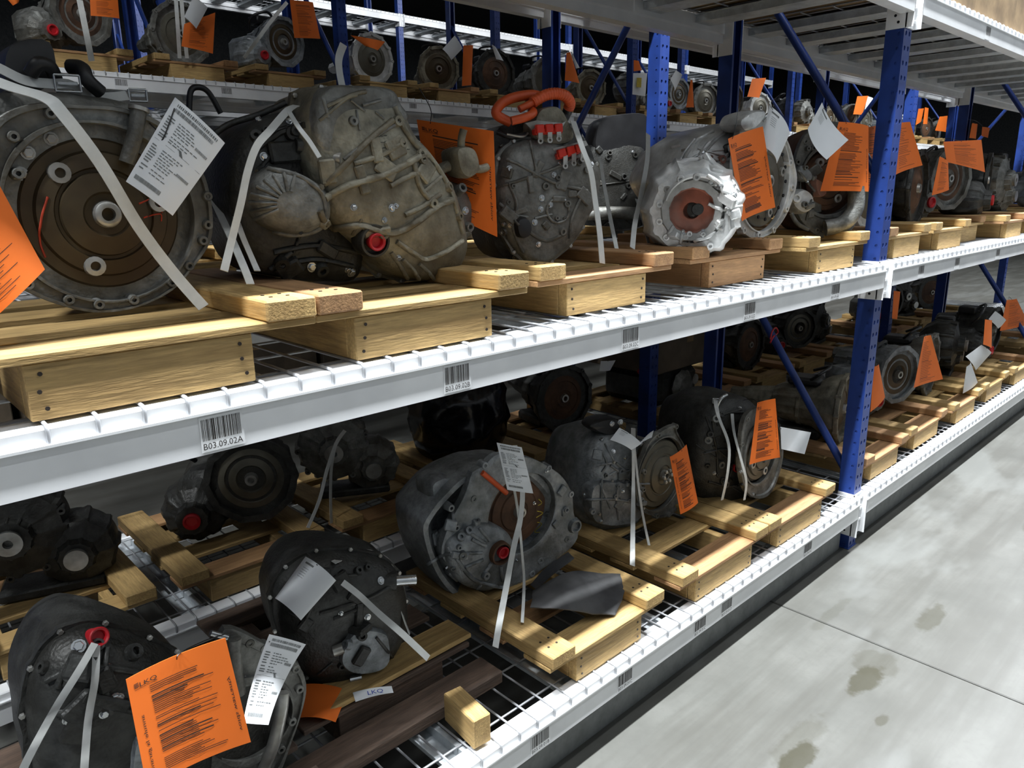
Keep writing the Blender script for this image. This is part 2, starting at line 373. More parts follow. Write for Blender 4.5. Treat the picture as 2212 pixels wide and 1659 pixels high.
def beam(x0, x1, y, z, label, name='shelf_crossbar', back=False, labels=(), drop=.145, strip=False):
    t = thing(name, label, 'crossbar', (x0, y, z))
    L = x1-x0; b = beam_mesh(L)
    if back: b.v = [(a, -c, d) for a, c, d in b.v]
    b.build('beam_body', 'white_paint', t, 30)
    if not back:
        clip(t, 0, 1, drop); clip(t, L, -1, drop)
    else:
        for xx, s in ((0, 1), (L, -1)):
            q = MB(); a0, a1 = (xx+.0005, xx+.005) if s > 0 else (xx-.005, xx-.0005)
            q.box(a0, a1, -PD, .03, -drop, .004, .0008); e0, e1 = (xx-.034, xx+.005) if s > 0 else (xx-.005, xx+.034)
            q.box(e0, e1, .0012, .0085, -drop, .004, .0012); q.build('end_connector', 'white_paint', t)
    for x, s in labels: barcode_label(t, x-x0, s)
    return t
WIRES = {}
def deck(x0, x1, y0, y1, z, label, each=False, step=.0605, sup=.38, supw=.05):
    t = thing('wire_deck', label, 'wire deck', (x0, y0, z)); L = x1-x0; D = y1-y0; r = .003
    key = round(D, 3)
    if key not in WIRES:
        b = MB(); b.tube([(0, -.0285, -.030), (0, -.0285, -.012), (0, -.0265, -.006), (0, -.022, -.0025), (0, .05, -.0022), (0, D-.02, -.0022), (0, D+.022, -.0025), (0, D+.0265, -.006), (0, D+.0285, -.03)], r, 6)
        o = b.build('wire', 'wire_zinc', None, 60); WIRES[key] = o.data; bpy.data.objects.remove(o)
    n = int(L/step)
    if each:
        for k in range(n): o = link('wire', WIRES[key], t); o.location = ((k+.5)*L/n, 0, 0)
    else:
        b = MB(); sh = [tuple(v.co) for v in WIRES[key].vertices]; pf = [tuple(p.vertices) for p in WIRES[key].polygons]
        for k in range(n): b.add([(v[0]+(k+.5)*L/n, v[1], v[2]) for v in sh], pf)
        tag(b.build('wires', 'wire_zinc', t, 60), kind='stuff')
    for k in range(6):
        yy = .045+(D-.09)*k/5; q = MB().tube([(.02, yy, -.0082), (L-.02, yy, -.0082)], r, 6).build('cross_wire', 'wire_zinc', t, 60)
    m = max(2, int(L/sup))
    for k in range(m):
        xx = (k+.5)*L/m
        q = MB(); q.box(xx-supw/2, xx+supw/2, .026, D-.026, -.042, -.039); q.box(xx-supw/2, xx-supw/2+.003, .026, D-.026, -.039, -.0125); q.box(xx+supw/2-.003, xx+supw/2, .026, D-.026, -.039, -.0125)
        q.box(xx-supw/2-.012, xx-supw/2, .026, D-.026, -.0155, -.0125); q.box(xx+supw/2, xx+supw/2+.012, .026, D-.026, -.0155, -.0125)
        q.build('support_channel', 'galv', t)
    return t

# ------------------------------------------------------------------ racks
DEP = .76
def brset(y0, y1, lo, hi, alt=True, s=1):
    out = []; z = lo; k = 0; ya, yb = y0+PD*.6, y1-PD*.6
    while z < hi:
        a, b = (ya, yb) if (k % 2 == 0) == (s > 0) else (yb, ya)
        out.append((a, z, b, z+.86)); z += .98 if not alt else .98; k += 0
    return out
# near rack
BR1 = [(.045, .32, .715, 1.27), (.045, 1.54, .715, 2.49), (.045, 2.55, .715, 3.3)]
upright(0, 0, DEP, 'blue perforated upright frame in the near rack beside the aisle floor', BR1)
upright(-3.2, 0, DEP, 'blue perforated upright frame closing the near rack at its left end', BR1)
upright(3.2, 0, DEP, 'blue upright frame one bay farther right in the near rack', BR1)
upright(6.4, 0, DEP, 'blue upright frame at the far right end of the near rack', BR1)
MIDL = [(-2.623, 'B03.09.02A'), (-2.152, 'B03.09.02B'), (-1.601, 'B03.09.02C'), (-1.028, 'B03.09.02D'), (-.445, 'B03.09.02E')]
LOWL = [(-2.40, 'B03.09.01A'), (-1.925, 'B03.09.01B'), (-1.585, 'B03.09.01C'), (-1.207, 'B03.09.01C'), (-1.05, 'B03.09.01D'), (-.472, 'B03.09.01E')]
B2L = [(.387, ''), (.854, ''), (1.503, ''), (2.1, '')]
bays = [(-3.2+PW, 0), (PW, 3.2), (3.2+PW, 6.4)]
beam(*bays[0], 0, Z2, 'white front beam of the middle shelf with barcode labels, left of the blue upright', labels=MIDL)
beam(*bays[0], 0, Z1, 'white front beam of the bottom shelf with barcode labels, left of the blue upright', labels=LOWL, drop=.185)
beam(*bays[0], 0, Z3, 'white front beam of the top shelf above the nearest transmissions')
beam(*bays[1], 0, Z2, 'white front beam of the middle shelf to the right of the blue upright', labels=B2L)
beam(*bays[1], 0, Z1, 'white front beam of the bottom shelf to the right of the blue upright', drop=.185)
beam(*bays[1], 0, Z3, 'white front beam of the top shelf in the upper right corner', labels=[(.85, ''), (1.55, ''), (1.75, '')])
for zz, nm in ((Z1, 'bottom'), (Z2, 'middle'), (Z3, 'top')):
    beam(*bays[0], DEP, zz, 'white rear beam of the %s shelf behind the nearest bay' % nm, back=True)
    beam(*bays[1], DEP, zz, 'white rear beam of the %s shelf behind the right bay' % nm, back=True)
    beam(*bays[2], 0, zz, 'white front beam of the %s shelf in the farthest bay of the near rack' % nm)
    beam(*bays[2], DEP, zz, 'white rear beam of the %s shelf in the farthest bay of the near rack' % nm, back=True)
    for bi, nb in enumerate(('nearest bay', 'bay behind blue upright', 'farthest bay')):
        deck(bays[bi][0], bays[bi][1], 0, DEP, zz, 'wire mesh deck of the %s shelf, %s of near rack' % (nm, nb), each=(bi == 0 and zz != Z3),
             sup=.33 if zz == Z3 else .38, supw=.11 if zz == Z3 else .05)
# low grey channel on the floor under each bay
for bi, nb in enumerate(('nearest bay', 'bay right of the blue upright')):
    t = thing('floor_channel', 'grey steel channel on the floor under the %s' % nb, 'rail', (bays[bi][0]+.02, .03, 0))
    L = bays[bi][1]-bays[bi][0]-.04
    MB().box(0, L, 0, .004, 0, .075).build('web', 'grey_rail', t); MB().box(0, L, 0, .05, .075, .079).build('flange', 'grey_rail', t)
# second rack, back to back with the first
Y2 = 1.07; Z2T = 2.49
BR2 = [(Y2+.715, .35, Y2+.045, 1.25), (Y2+.715, 1.60, Y2+.045, 2.52), (Y2+.715, 2.6, Y2+.045, 3.3)]
for x, nm in ((-3.2, 'hidden at the left end of the second rack'), (0, 'of the second rack with a dark diagonal brace'), (3.2, 'of the second rack behind the right bay'), (6.4, 'at the far right of the second rack')):
    upright(x, Y2, Y2+DEP, 'blue perforated upright frame '+nm, BR2)
for bi, nb in enumerate(('left', 'right', 'farthest')):
    for zz, nm in ((Z1, 'bottom'), (Z2, 'middle'), (Z2T, 'top')):
        beam(*bays[bi], Y2, zz, 'white near-side beam of the %s shelf in the %s bay of the second rack' % (nm, nb))
        beam(*bays[bi], Y2+DEP, zz, 'white far-side beam of the %s shelf in the %s bay of the second rack' % (nm, nb), back=True)
        deck(*bays[bi], Y2, Y2+DEP, zz, 'wire mesh deck of the %s shelf in the %s bay of the second rack' % (nm, nb), sup=.5)
for bi, nb in enumerate(('left', 'right', 'farthest')):  # unseen upper levels added to hold cartons that block lamp light
    for zz, nm in ((3.5, 'fourth'), (4.5, 'fifth')):
        beam(*bays[bi], Y2, zz, 'white near-side beam of the added %s level in the %s bay of the second rack' % (nm, nb))
        beam(*bays[bi], Y2+DEP, zz, 'white far-side beam of the added %s level in the %s bay of the second rack' % (nm, nb), back=True)
        deck(*bays[bi], Y2, Y2+DEP, zz, 'wire mesh deck of the added %s level in the %s bay of the second rack' % (nm, nb), sup=.5)
# third rack across the next aisle, its shelf just above eye height
Y3 = 3.6; X3 = -.15
BR3 = [(Y3+.045, 1.3, Y3+.715, 2.2), (Y3+.045, 2.3, Y3+.715, 3.2)]
b3 = [(X3-3.2+PW, X3), (X3+PW, X3+3.2), (X3+3.2+PW, X3+6.4), (X3+6.4+PW, X3+9.6), (X3+9.6+PW, X3+12.8)]
for k, nm in enumerate(('left out of the picture', 'behind the large tan gearbox', 'behind the diagonal brace', 'at its right', 'farther right', 'at its far right end')):
    upright(X3-3.2+3.2*k, Y3, Y3+DEP, 'blue upright frame of the rack across the back aisle, '+nm, BR3)
for bi, nb in enumerate(('leftmost', 'second', 'third', 'fourth', 'rightmost')):
    for zz, nm in ((Z2, 'middle'), (Z3-.02, 'upper')):
        beam(*b3[bi], Y3, zz, 'white front beam of the %s shelf across the back aisle, %s bay' % (nm, nb), labels=[(b3[bi][0]+.5+.6*q, '') for q in range(4)])
        beam(*b3[bi], Y3+DEP, zz, 'white rear beam of the %s shelf across the back aisle, %s bay' % (nm, nb), back=True)
        deck(*b3[bi], Y3, Y3+DEP, zz, 'wire mesh deck of the %s shelf across the back aisle, %s bay' % (nm, nb), sup=.5)
# fourth rack stands behind the third, fifth across the farthest aisle
for (Yr, X0, n, zs, nm) in ((4.72, -.9, 4, (Z3-.02,), 'fourth'), (7.3, -.2, 5, (Z3-.02, 3.72), 'fifth')):
    for k in range(n): upright(X0+3.2*k, Yr, Yr+DEP, 'dim blue upright frame number %s of the %s rack far behind' % (('one', 'two', 'three', 'four', 'five')[k], nm), [(Yr+.045, 1.3, Yr+.715, 2.2), (Yr+.045, 2.3, Yr+.715, 3.2)])
    for k in range(n-1):
        for zz in zs:
            q = '%s bay %s' % (('upper shelf' if zz < 3 else 'highest shelf'), ('one', 'two', 'three', 'four')[k])
            beam(X0+3.2*k+PW, X0+3.2*(k+1), Yr, zz, 'dim white front beam of the %s rack far behind, %s' % (nm, q))
            beam(X0+3.2*k+PW, X0+3.2*(k+1), Yr+DEP, zz, 'dim white rear beam of the %s rack far behind, %s' % (nm, q), back=True)
            deck(X0+3.2*k+PW, X0+3.2*(k+1), Yr, Yr+DEP, zz, 'galvanised deck of the %s rack far behind, %s' % (nm, q), sup=.3, supw=.12)

# ------------------------------------------------------------------ pallets
PH, DB, RL = .078, .013, .034       # box height, deck board, rail thickness
PTOP = PH+DB
BOARDS = {}
def board(parent, name, L, Wd, H, m, loc, along='x', c=.0018):
    """board with its grain along local x"""
    key = (round(L, 3), round(Wd, 3), round(H, 3), m)
    if key not in BOARDS:
        o = MB().box(-L/2, L/2, -Wd/2, Wd/2, -H/2, H/2, c).build(name, m); BOARDS[key] = o.data; bpy.data.objects.remove(o)
    o = link(name, BOARDS[key], parent); o.location = loc
    if along == 'y': o.rotation_euler = (0, 0, math.pi/2)
    return o
def pallet(x0, x1, y0, z, label, bx=None, depth=.62, m='pine', group='wooden pallets on the rack shelves', nails=False, nb=4, rails=True, rz=0, m2=None):
    """box of upright boards, deck boards across, one thick rail on top at each side"""
    xc = (x0+x1)/2; t = thing('pallet', label, 'pallet', (xc, y0, z), group, rz); W = x1-x0; m2 = m2 or m
    b0, b1 = (bx[0]-xc, bx[1]-xc) if bx else (-W/2+.09, W/2-.09)
    e = .0005; th = .03
    board(t, 'front_board', b1-b0, th, PH, m, ((b0+b1)/2, th/2, PH/2+e))
    board(t, 'rear_board', b1-b0, th, PH, m, ((b0+b1)/2, depth-th/2, PH/2+e))
    for xx in (b0+th/2, b1-th/2): board(t, 'side_board', depth-2*th-.002, th, PH, m, (xx, depth/2, PH/2+e), 'y')
    bw = .098
    for k in range(nb):
        yy = bw/2-.004+(depth-bw+.008)*k/(nb-1); board(t, 'deck_board', W, bw, DB, random.choice((m, m, m2)), (0, yy, PH+DB/2+.001))
    if rails:
        for xx in (-W/2+.045, W/2-.045): board(t, 'rail', depth+.012, .088, RL, random.choice((m, m, m2)), (xx, depth/2-.006, PTOP+RL/2+.0015), 'y', .003)
    if nails:
        b = MB()
        for xx in (b0+.018, b1-.018):
            for zz in (.016, .04, .064): b.lathe([(0, 0), (.0032, 0), (.0032, .0012), (0, .0012)], 7, frame((xx+random.uniform(-.004, .004), -.0008, zz), (0, -1, 0)))
        for xx in (-W/2+.03, -W/2+.06, W/2-.06, W/2-.03):
            for yy in (.03, .06): b.lathe([(0, 0), (.0034, 0), (.0034, .001), (0, .001)], 7, frame((xx, yy, PTOP+RL+.0016), (0, 0, 1)))
        tag(b.build('nails', 'nail', t), kind='stuff')
    return t
# middle shelf, nearest bay
pallet(-3.02, -2.44, -.012, Z2, 'pale pallet at the left edge under the round brown bell housing', (-2.865, -2.552), nails=True)
pallet(-2.437, -1.937, -.008, Z2, 'pale pallet under the large tan gearbox with the red plug', (-2.362, -2.037), nails=True, m2='pine_pink')
pallet(-1.86, -1.342, .04, Z2, 'pale pallet under the transaxle with orange cables', (-1.756, -1.45), nails=True, m2='pine_pink')
pallet(-1.2, -.668, .075, Z2, 'brownish pallet under the bright aluminium transaxle', (-1.09, -.762), m='pine_pink', nails=True)
pallet(-.61, -.105, .015, Z2, 'pallet just left of the blue upright on the middle shelf', (-.509, -.207), nails=True)
# middle shelf, right of the upright
pp = [(.13, .60, .03), (.66, 1.16, .03), (1.22, 1.66, .10), (1.72, 2.2, .02), (2.28, 2.78, .03), (3.4, 3.9, .03), (4.0, 4.5, .03)]
on = ('first', 'second', 'third', 'fourth', 'fifth', 'sixth', 'seventh', 'eighth', 'ninth', 'tenth', 'eleventh', 'twelfth', 'thirteenth', 'fourteenth', 'fifteenth', 'sixteenth', 'seventeenth', 'eighteenth', 'nineteenth', 'twentieth', 'twenty-first', 'twenty-second', 'twenty-third', 'twenty-fourth')
for k, (a, b, y) in enumerate(pp): pallet(a, b, y, Z2, '%s pallet to the right of the blue upright on the middle shelf' % on[k], m2='pine_pink')
# bottom shelf, nearest bay
pallet(-1.862, -1.38, .0, Z1, 'pale pallet on the bottom shelf under the grey transaxle and the black mat', (-1.757, -1.475), nails=True, m2='pine_pink')
pallet(-1.29, -.762, .0, Z1, 'pale pallet on the bottom shelf under the transaxle with the orange tag', (-1.195, -.85), nails=True, m2='pine_pink')
pallet(-.757, -.225, .0, Z1, 'pale pallet on the bottom shelf just left of the blue upright', (-.665, -.315), nails=True, m2='pine_pink')
pallet(-2.42, -1.93, .235, Z1, 'dark weathered pallet on the bottom shelf under the black gearbox', m='old_wood', nb=4, rails=False)
pallet(-2.98, -2.45, .03, Z1, 'dark weathered pallet on the bottom shelf under the black case with the red cap', m='old_wood', nb=4, rails=False)
pl = [(.13, .62, .02), (.68, 1.2, .03), (1.28, 1.78, .02), (1.86, 2.36, .03), (2.44, 2.94, .02), (3.4, 3.9, .03)]
for k, (a, b, y) in enumerate(pl): pallet(a, b, y, Z1, '%s pallet to the right of the blue upright on the bottom shelf' % on[k], m2='pine_pink')
# second rack
for k in range(14):
    a = -2.95+k*.57+(.1 if k > 4 else 0)
    if k == 5 or (a < 3.3 and a+.5 > 3.18): continue
    pallet(a, a+.5, Y2+.02, Z1, '%s pallet from the left in the shade on the bottom shelf of the second rack' % on[k if k < 5 else k-1], m2='pine_pink')
for k in range(12):
    a = -2.5+k*.6
    if any(a < q+.15 and a+.5 > q-.02 for q in (0, 3.2)) or k == 3: continue
    pallet(a, a+.5, Y2+.03, Z2, '%s pallet position on the middle shelf of the second rack' % on[k], m2='pine_pink')
# third rack: upper shelf across the back aisle
P3 = []
for bi in range(5):
    for k in range(5):
        a = b3[bi][0]+.08+k*.61
        if a < -2.3: continue
        P3.append((a, a+.5))
for k, (a, b) in enumerate(P3): pallet(a, b, Y3+.02, Z3-.02, '%s pallet from the left on the upper shelf across the back aisle' % on[min(k, 23)], m2='pine_pink', m='pine')

# ------------------------------------------------------------------ machine-part toolkit
def cat(pts, n, closed=True):
    """Catmull-Rom through the points"""
    P = [Vector(p) for p in pts]; m = len(P); out = []
    segs = m if closed else m-1
    for i in range(segs):
        p0, p1, p2, p3 = (P[(i-1) % m], P[i], P[(i+1) % m], P[(i+2) % m]) if closed else (P[max(i-1, 0)], P[i], P[i+1], P[min(i+2, m-1)])
        for k in range(n):
            t = k/n; out.append(.5*((2*p1)+(p2-p0)*t+(2*p0-5*p1+4*p2-p3)*t*t+(3*p1-p0-3*p2+p3)*t*t*t))
    if not closed: out.append(P[-1])
    return out
class Unit:
    """a machine whose parts are laid out around a plane (p0, n) with n pointing away from the aisle"""
    def __init__(s, name, label, cat_, base, px, Y, n=(0, 1, 0), group='salvaged gearboxes on the rack'):
        s.t = thing(name, label, cat_, base, group); s.n = Vector(n).normalized(); s.p0 = atY(px[0], px[1], Y); s.bvh = []
    def P(s, px, py, off=0): return onplane(px, py, s.p0, s.n)+s.n*off
    def keep(s, o): place(o, s.t); return o
    def surf(s, b): s.bvh.append(BVHTree.FromPolygons([Vector(v) for v in b.v], b.f))
    def hit(s, px, py):
        d = ray(px, py).normalized(); best = None
        for t in s.bvh:
            h = t.ray_cast(CAM, d)
            if h[0] is not None and (best is None or h[3] < best[2]): best = (h[0], h[1] if h[1].dot(d) < 0 else -h[1], h[3])
        return (best[0], best[1]) if best else (s.P(px, py), -s.n)
    def blob(s, name, m, poly, rings=((.8, .16), (1, .10), (1, 0), (.95, -.025), (.8, -.05), (.5, -.065)), sub=5, smooth=45, amp=.0025, freq=22, off=0):
        pts = cat([s.P(x, y, off) for x, y in poly], sub); c = sum(pts, Vector())/len(pts); b = MB(); vs = []; N = len(pts)
        for sc, o in rings:
            for p in pts:
                v = c+(p-c)*sc+s.n*o; v = v+noise.noise_vector(v*freq)*amp; vs.append(v)
        fs = [(i*N+k, i*N+(k+1) % N, (i+1)*N+(k+1) % N, (i+1)*N+k) for i in range(len(rings)-1) for k in range(N)]
        e = len(vs); vs.append(c+s.n*rings[-1][1]); vs.append(c+s.n*rings[0][1])
        l = (len(rings)-1)*N
        fs += [(l+k, l+(k+1) % N, e) for k in range(N)]+[((k+1) % N, k, e+1) for k in range(N)]
        b.add(vs, fs); s.surf(b); return s.keep(b.build(name, m, None, smooth))
    def rib(s, name, m, poly, r=.005, dens=8, lift=.3, n=6):
        q = cat([(x, y, 0) for x, y in poly], dens, False); pts = []
        for v in q: h, nn = s.hit(v.x, v.y); pts.append(h+nn*r*lift)
        return s.keep(MB().tube(pts, r, n).build(name, m, None, 60))
    def boss(s, name, m, px, py, r, h=.012, hole=.45, n=14, d=None, deep=None):
        p, nn = s.hit(px, py); nn = Vector(d).normalized() if d else nn; dp = h*.8 if deep is None else deep
        b = MB().lathe([(r*1.15, -.006), (r, h*.6), (r*.92, h), (r*hole, h), (r*hole, h-dp), (0, h-dp)], n, frame(p, nn))
        return s.keep(b.build(name, m, None, 40))
    def bolt(s, px, py, r=.006, m='steel'):
        p, nn = s.hit(px, py); b = MB(); b.lathe([(r*1.35, -.002), (r*1.35, .0015), (0, .0015)], 12, frame(p, nn)); b.lathe([(r, .0015), (r, .006), (r*.8, .007), (0, .007)], 6, frame(p, nn))
        return s.keep(b.build('bolt', m, None, 30))
    def cap(s, px, py, r, m='red_cap', h=.014):
        p, nn = s.hit(px, py); nn = (nn*.5-s.n).normalized()
        b = MB().lathe([(r*.9, -.02), (r*.9, h*.4), (r, h*.45), (r, h), (r*.88, h*1.1), (r*.7, h*.95), (r*.62, h*.3), (0, h*.25)], 24, frame(p, nn)); return s.keep(b.build('transit_cap', m, None, 40))
    def socket(s, px, py, r, m='cast_dark', h=.012):
        p, nn = s.hit(px, py); nn = (nn*.5-s.n).normalized()
        b = MB().lathe([(r*1.1, -.03), (r*1.05, h*.7), (r, h), (r*.86, h), (r*.8, -.004), (0, -.008)], 28, frame(p, nn)); s.surf(b); return s.keep(b.build('output_socket', m, None, 40))
    def flange(s, m, outer, hc, hr, th=.018, n=96, off=0, bosses=(), br=.009, pockets=True, name='bell_flange', sub=4):
        """cast bell face: outline traced as pixels, round opening hr (metres) around pixel hc"""
        c = s.P(*hc, off); M = frame(c, -s.n); Mi = M.inverted(); loc = [(Mi @ s.P(x, y, off)).xy for x, y in outer]; loc = [v.xy for v in cat([(*q, 0) for q in loc], sub)]
        def edge(a):
            d = Vector((math.cos(a), math.sin(a))); best = hr*1.12
            for i in range(len(loc)):
                p, q = loc[i], loc[(i+1) % len(loc)]; e = q-p; den = d.x*e.y-d.y*e.x
                if abs(den) < 1e-9: continue
                t = (p.x*e.y-p.y*e.x)/den; u_ = (p.x*d.y-p.y*d.x)/den
                if t > 0 and -1e-6 <= u_ <= 1+1e-6: best = max(best, t)
            return best
        b = MB(); vs = []
        ed = [edge(2*math.pi*k/n) for k in range(n)]
        def row(fr, z): return [(((hr+(ed[k]-hr)*fr)*math.cos(2*math.pi*k/n)), ((hr+(ed[k]-hr)*fr)*math.sin(2*math.pi*k/n)), z) for k in range(n)]
        rec = -.007 if pockets else -.0006
        rows = [row(0, -th), row(0, -.002), row(.03, 0), row(.17, 0), row(.2, rec), row(.76, rec), row(.80, 0), row(.97, 0), row(1, -.002), row(1, -th), row(.5, -th-.004)]
        vs = [M @ Vector(v) for rw in rows for v in rw]; k_ = len(rows)
        b.add(vs, [(i*n+k, i*n+(k+1) % n, ((i+1) % k_)*n+(k+1) % n, ((i+1) % k_)*n+k) for i in range(k_) for k in range(n)])
        s.surf(b); o = s.keep(b.build(name, m, None, 35))
        for (bx, by) in bosses:
            p = s.P(bx, by, off); q = MB().lathe([(br*1.2, -th), (br, .0005), (br*.9, .002), (br*.45, .002), (br*.45, -.010), (0, -.010)], 14, frame(p, -s.n)); o2 = s.keep(q.build('bolt_boss', m, None, 40))
        return c
    def converter(s, c, r, m='converter', off=.02, hub=.018, pads=4, teeth=True, pad_a=.4, dome=1.0):
        M = frame(c+s.n*off, -s.n); b = MB()
        b.lathe([(r*.98, -.05), (r, -.03), (r, -.008), (r*.97, -.004), (r*.84, -.003), (r*.81, .004*dome), (r*.62, .009*dome), (r*.60, .005*dome), (r*.56, .005*dome), (r*.54, .013*dome), (r*.3, .019*dome), (r*.27, .014*dome), (hub*1.25, .014*dome), (0, .014*dome)], 64, M)
        s.surf(b); o = s.keep(b.build('torque_converter', m, None, 35))
        h = MB().lathe([(hub*1.3, .012*dome), (hub*1.15, .024), (hub, .026), (hub*.62, .026), (hub*.58, .01), (0, .008)], 28, M); s.keep(h.build('hub', 'machined', None, 40))
        for k in range(pads):
            a = pad_a+2*math.pi*k/pads; p = M @ Vector((r*.72*math.cos(a), r*.72*math.sin(a), .004)); q = MB().lathe([(.017, -.004), (.016, .008), (.008, .009), (.008, .001), (0, .001)], 16, frame(p, -s.n)); s.keep(q.build('drive_pad', 'machined', None, 40))
        if teeth:
            g = MB(); nt = 84; pr = []
            for k in range(nt*4): a = 2*math.pi*k/(nt*4); rr = r*(1.055 if k % 4 in (1, 2) else 1.02); pr.append((rr*math.cos(a), rr*math.sin(a)))
            vs = [M @ Vector((x, y, z)) for z in (-.022, -.012) for x, y in pr]+[M @ Vector((r*math.cos(2*math.pi*k/len(pr)), r*math.sin(2*math.pi*k/len(pr)), z)) for z in (-.012, -.022) for k in range(len(pr))]
            q = len(pr); g.add(vs, [(i*q+k, i*q+(k+1) % q, ((i+1) % 4)*q+(k+1) % q, ((i+1) % 4)*q+k) for i in range(4) for k in range(q)]); s.keep(g.build('ring_gear', 'cast_dark', None, 20))
    def pipe(s, name, m, pts, r, n=8, sub=6, smooth=60):
        """pts: (px, py, offset)"""
        w = cat([s.P(x, y, o) for x, y, o in pts], sub, False); return s.keep(MB().tube(w, r, n).build(name, m, None, smooth))
    def drum(s, name, m, px, py, off, prof, d, n=32, mod=None, smooth=40, upv=(0, 0, 1), a0=0, a1=None):
        M = frame(s.P(px, py, off), d, upv); b = MB().lathe(prof, n, M, a0, a1, mod); s.surf(b); return s.keep(b.build(name, m, None, smooth))
def ribmod(n, h=.06, w=.3, ph=0):
    return lambda a, z: 1+(h if ((a*n/(2*math.pi)+ph) % 1) < w else 0)

# ---- generic machines for the shelves behind, built once in local space (opening towards -y, base at z = 0)
def local(t, b, name, m, smooth=40): return b.build(name, m, t, smooth)
def proto_bell(mc, mv, Rr=.165, L=.36, seed=1, tail=True):
    rd = random.Random(seed); t = thing('transmission', '-', 'transmission'); zc = Rr+.004
    ax = frame((0, 0, zc), (0, 1, 0), (0, 0, 1))     # local +z runs backwards
    lug = rd.randrange(9, 13)
    def fm(a, h): return 1+.055*max(0, math.cos(a*lug))**6
    b = MB().lathe([(Rr*.86, .0), (Rr*.985, 0), (Rr, .004), (Rr, .016), (Rr*.95, .02), (Rr*.86, .02), (Rr*.86, 0)], 72, ax, mod=lambda a, h: 1 if h < -1 else fm(a, h)); local(t, b, 'bell_flange', mc)
    b = MB()
    for k in range(lug):
        a = 2*math.pi*k/lug; p = ax @ Vector((Rr*.97*math.cos(a), Rr*.97*math.sin(a), -.001)); b = MB().lathe([(.011, -.02), (.010, .002), (.0045, .002), (.0045, -.012), (0, -.012)], 12, frame(p, (0, -1, 0))); local(t, b, 'bolt_boss', mc)
    b = MB().lathe([(Rr*.9, .018), (Rr*.93, .03), (Rr*.86, .07), (Rr*.68, .12), (Rr*.62, .17), (Rr*.66, .172), (Rr*.66, .185), (Rr*.6, .188), (Rr*.55, .26), (Rr*.42, .30), (0, .30)], 84, ax, mod=ribmod(14, .05, .22)); local(t, b, 'gear_case', mc)
    if tail:
        b = MB().lathe([(Rr*.40, .29), (Rr*.38, .31), (Rr*.30, L+.05), (Rr*.22, L+.10), (Rr*.2, L+.14), (0, L+.14)], 36, ax, mod=ribmod(8, .06, .2)); local(t, b, 'tail_housing', mc)
    b = MB().box(-Rr*.55, Rr*.55, .08, .30, .012, .06, .01); local(t, b, 'oil_pan', 'cast_dark')
    r = Rr*.83
    b = MB().lathe([(r, .05), (r, .03), (r*.95, .022), (r*.8, .018), (r*.62, .010), (r*.6, .014), (r*.5, .012), (r*.3, .004), (r*.26, .008), (0, .008)], 48, ax); local(t, b, 'torque_converter', mv)
    b = MB().lathe([(.024, .012), (.02, -.004), (.012, -.004), (.012, .01), (0, .01)], 20, ax); local(t, b, 'hub', 'machined')
    b = MB().box(-.06, .05, .1, .24, zc+Rr*.6, zc+Rr*.85, .012); local(t, b, 'shift_housing', 'black_plastic')
    p = [(-.05, .14, zc+Rr*.8), (-.08, .1, zc+Rr*1.05), (.02, .08, zc+Rr*1.15), (.08, .16, zc+Rr*.9)]
    local(t, MB().tube(cat(p, 6, False), .007, 8), 'hose', 'black_plastic')
    return t
def proto_axle(mc, mv, Rr=.14, seed=2):
    rd = random.Random(seed); t = thing('transaxle', '-', 'transmission'); zc = Rr+.06
    ax = frame((.07, 0, zc), (0, 1, 0), (0, 0, 1))
    def fm(a, h): return 1+.06*max(0, math.cos(a*10+.4))**5
    local(t, MB().lathe([(Rr*.85, 0), (Rr, 0), (Rr, .016), (Rr*.92, .022), (Rr*.85, .02), (Rr*.85, 0)], 60, ax, mod=fm), 'bell_flange', mc)
    local(t, MB().lathe([(Rr*.9, .018), (Rr*.95, .04), (Rr*.9, .12), (Rr*.7, .2), (Rr*.72, .205), (Rr*.72, .22), (Rr*.6, .225), (Rr*.5, .34), (0, .345)], 96, ax, mod=ribmod(12, .05, .25)), 'gear_case', mc)
    r = Rr*.82
    local(t, MB().lathe([(r, .05), (r*.95, .02), (r*.7, .014), (r*.66, .02), (r*.4, .012), (r*.36, .018), (0, .018)], 40, ax), 'torque_converter', mv)
    local(t, MB().lathe([(.022, .02), (.018, .0), (.01, .0), (.01, .015), (0, .015)], 18, ax), 'hub', 'machined')
    dx = frame((-.11, .0, .1), (0, 1, 0))
    local(t, MB().lathe([(.03, -.03), (.045, -.03), (.05, 0), (.085, .02), (.098, .06), (.098, .12), (.08, .16), (.05, .2), (0, .2)], 88, dx, mod=ribmod(11, .06, .3)), 'differential_housing', mc)
    local(t, MB().lathe([(.026, -.028), (.026, -.04), (.02, -.042), (.016, -.034), (0, -.034)], 20, dx), 'transit_cap', 'red_cap')
    local(t, MB().box(-.15, .05, .06, .28, .06, .22, .03), 'valve_body_cover', mc)
    for k in range(5):
        a = -.5+k*.3; local(t, MB().box(-.006, .006, -.004, .2, -.12, .0, .002, Matrix.Translation((-.02+k*.008, .04, .26)) @ Matrix.Rotation(a, 4, 'Y')), 'rib', mc)
    local(t, MB().tube(cat([(-.1, .1, .25), (-.12, .05, .31), (0, .06, .36), (.1, .12, .33)], 6, False), .008, 8), 'hose', 'black_plastic')
    local(t, MB().box(-.04, .05, .1, .2, .3, .345, .008), 'shift_housing', 'black_plastic')
    return t
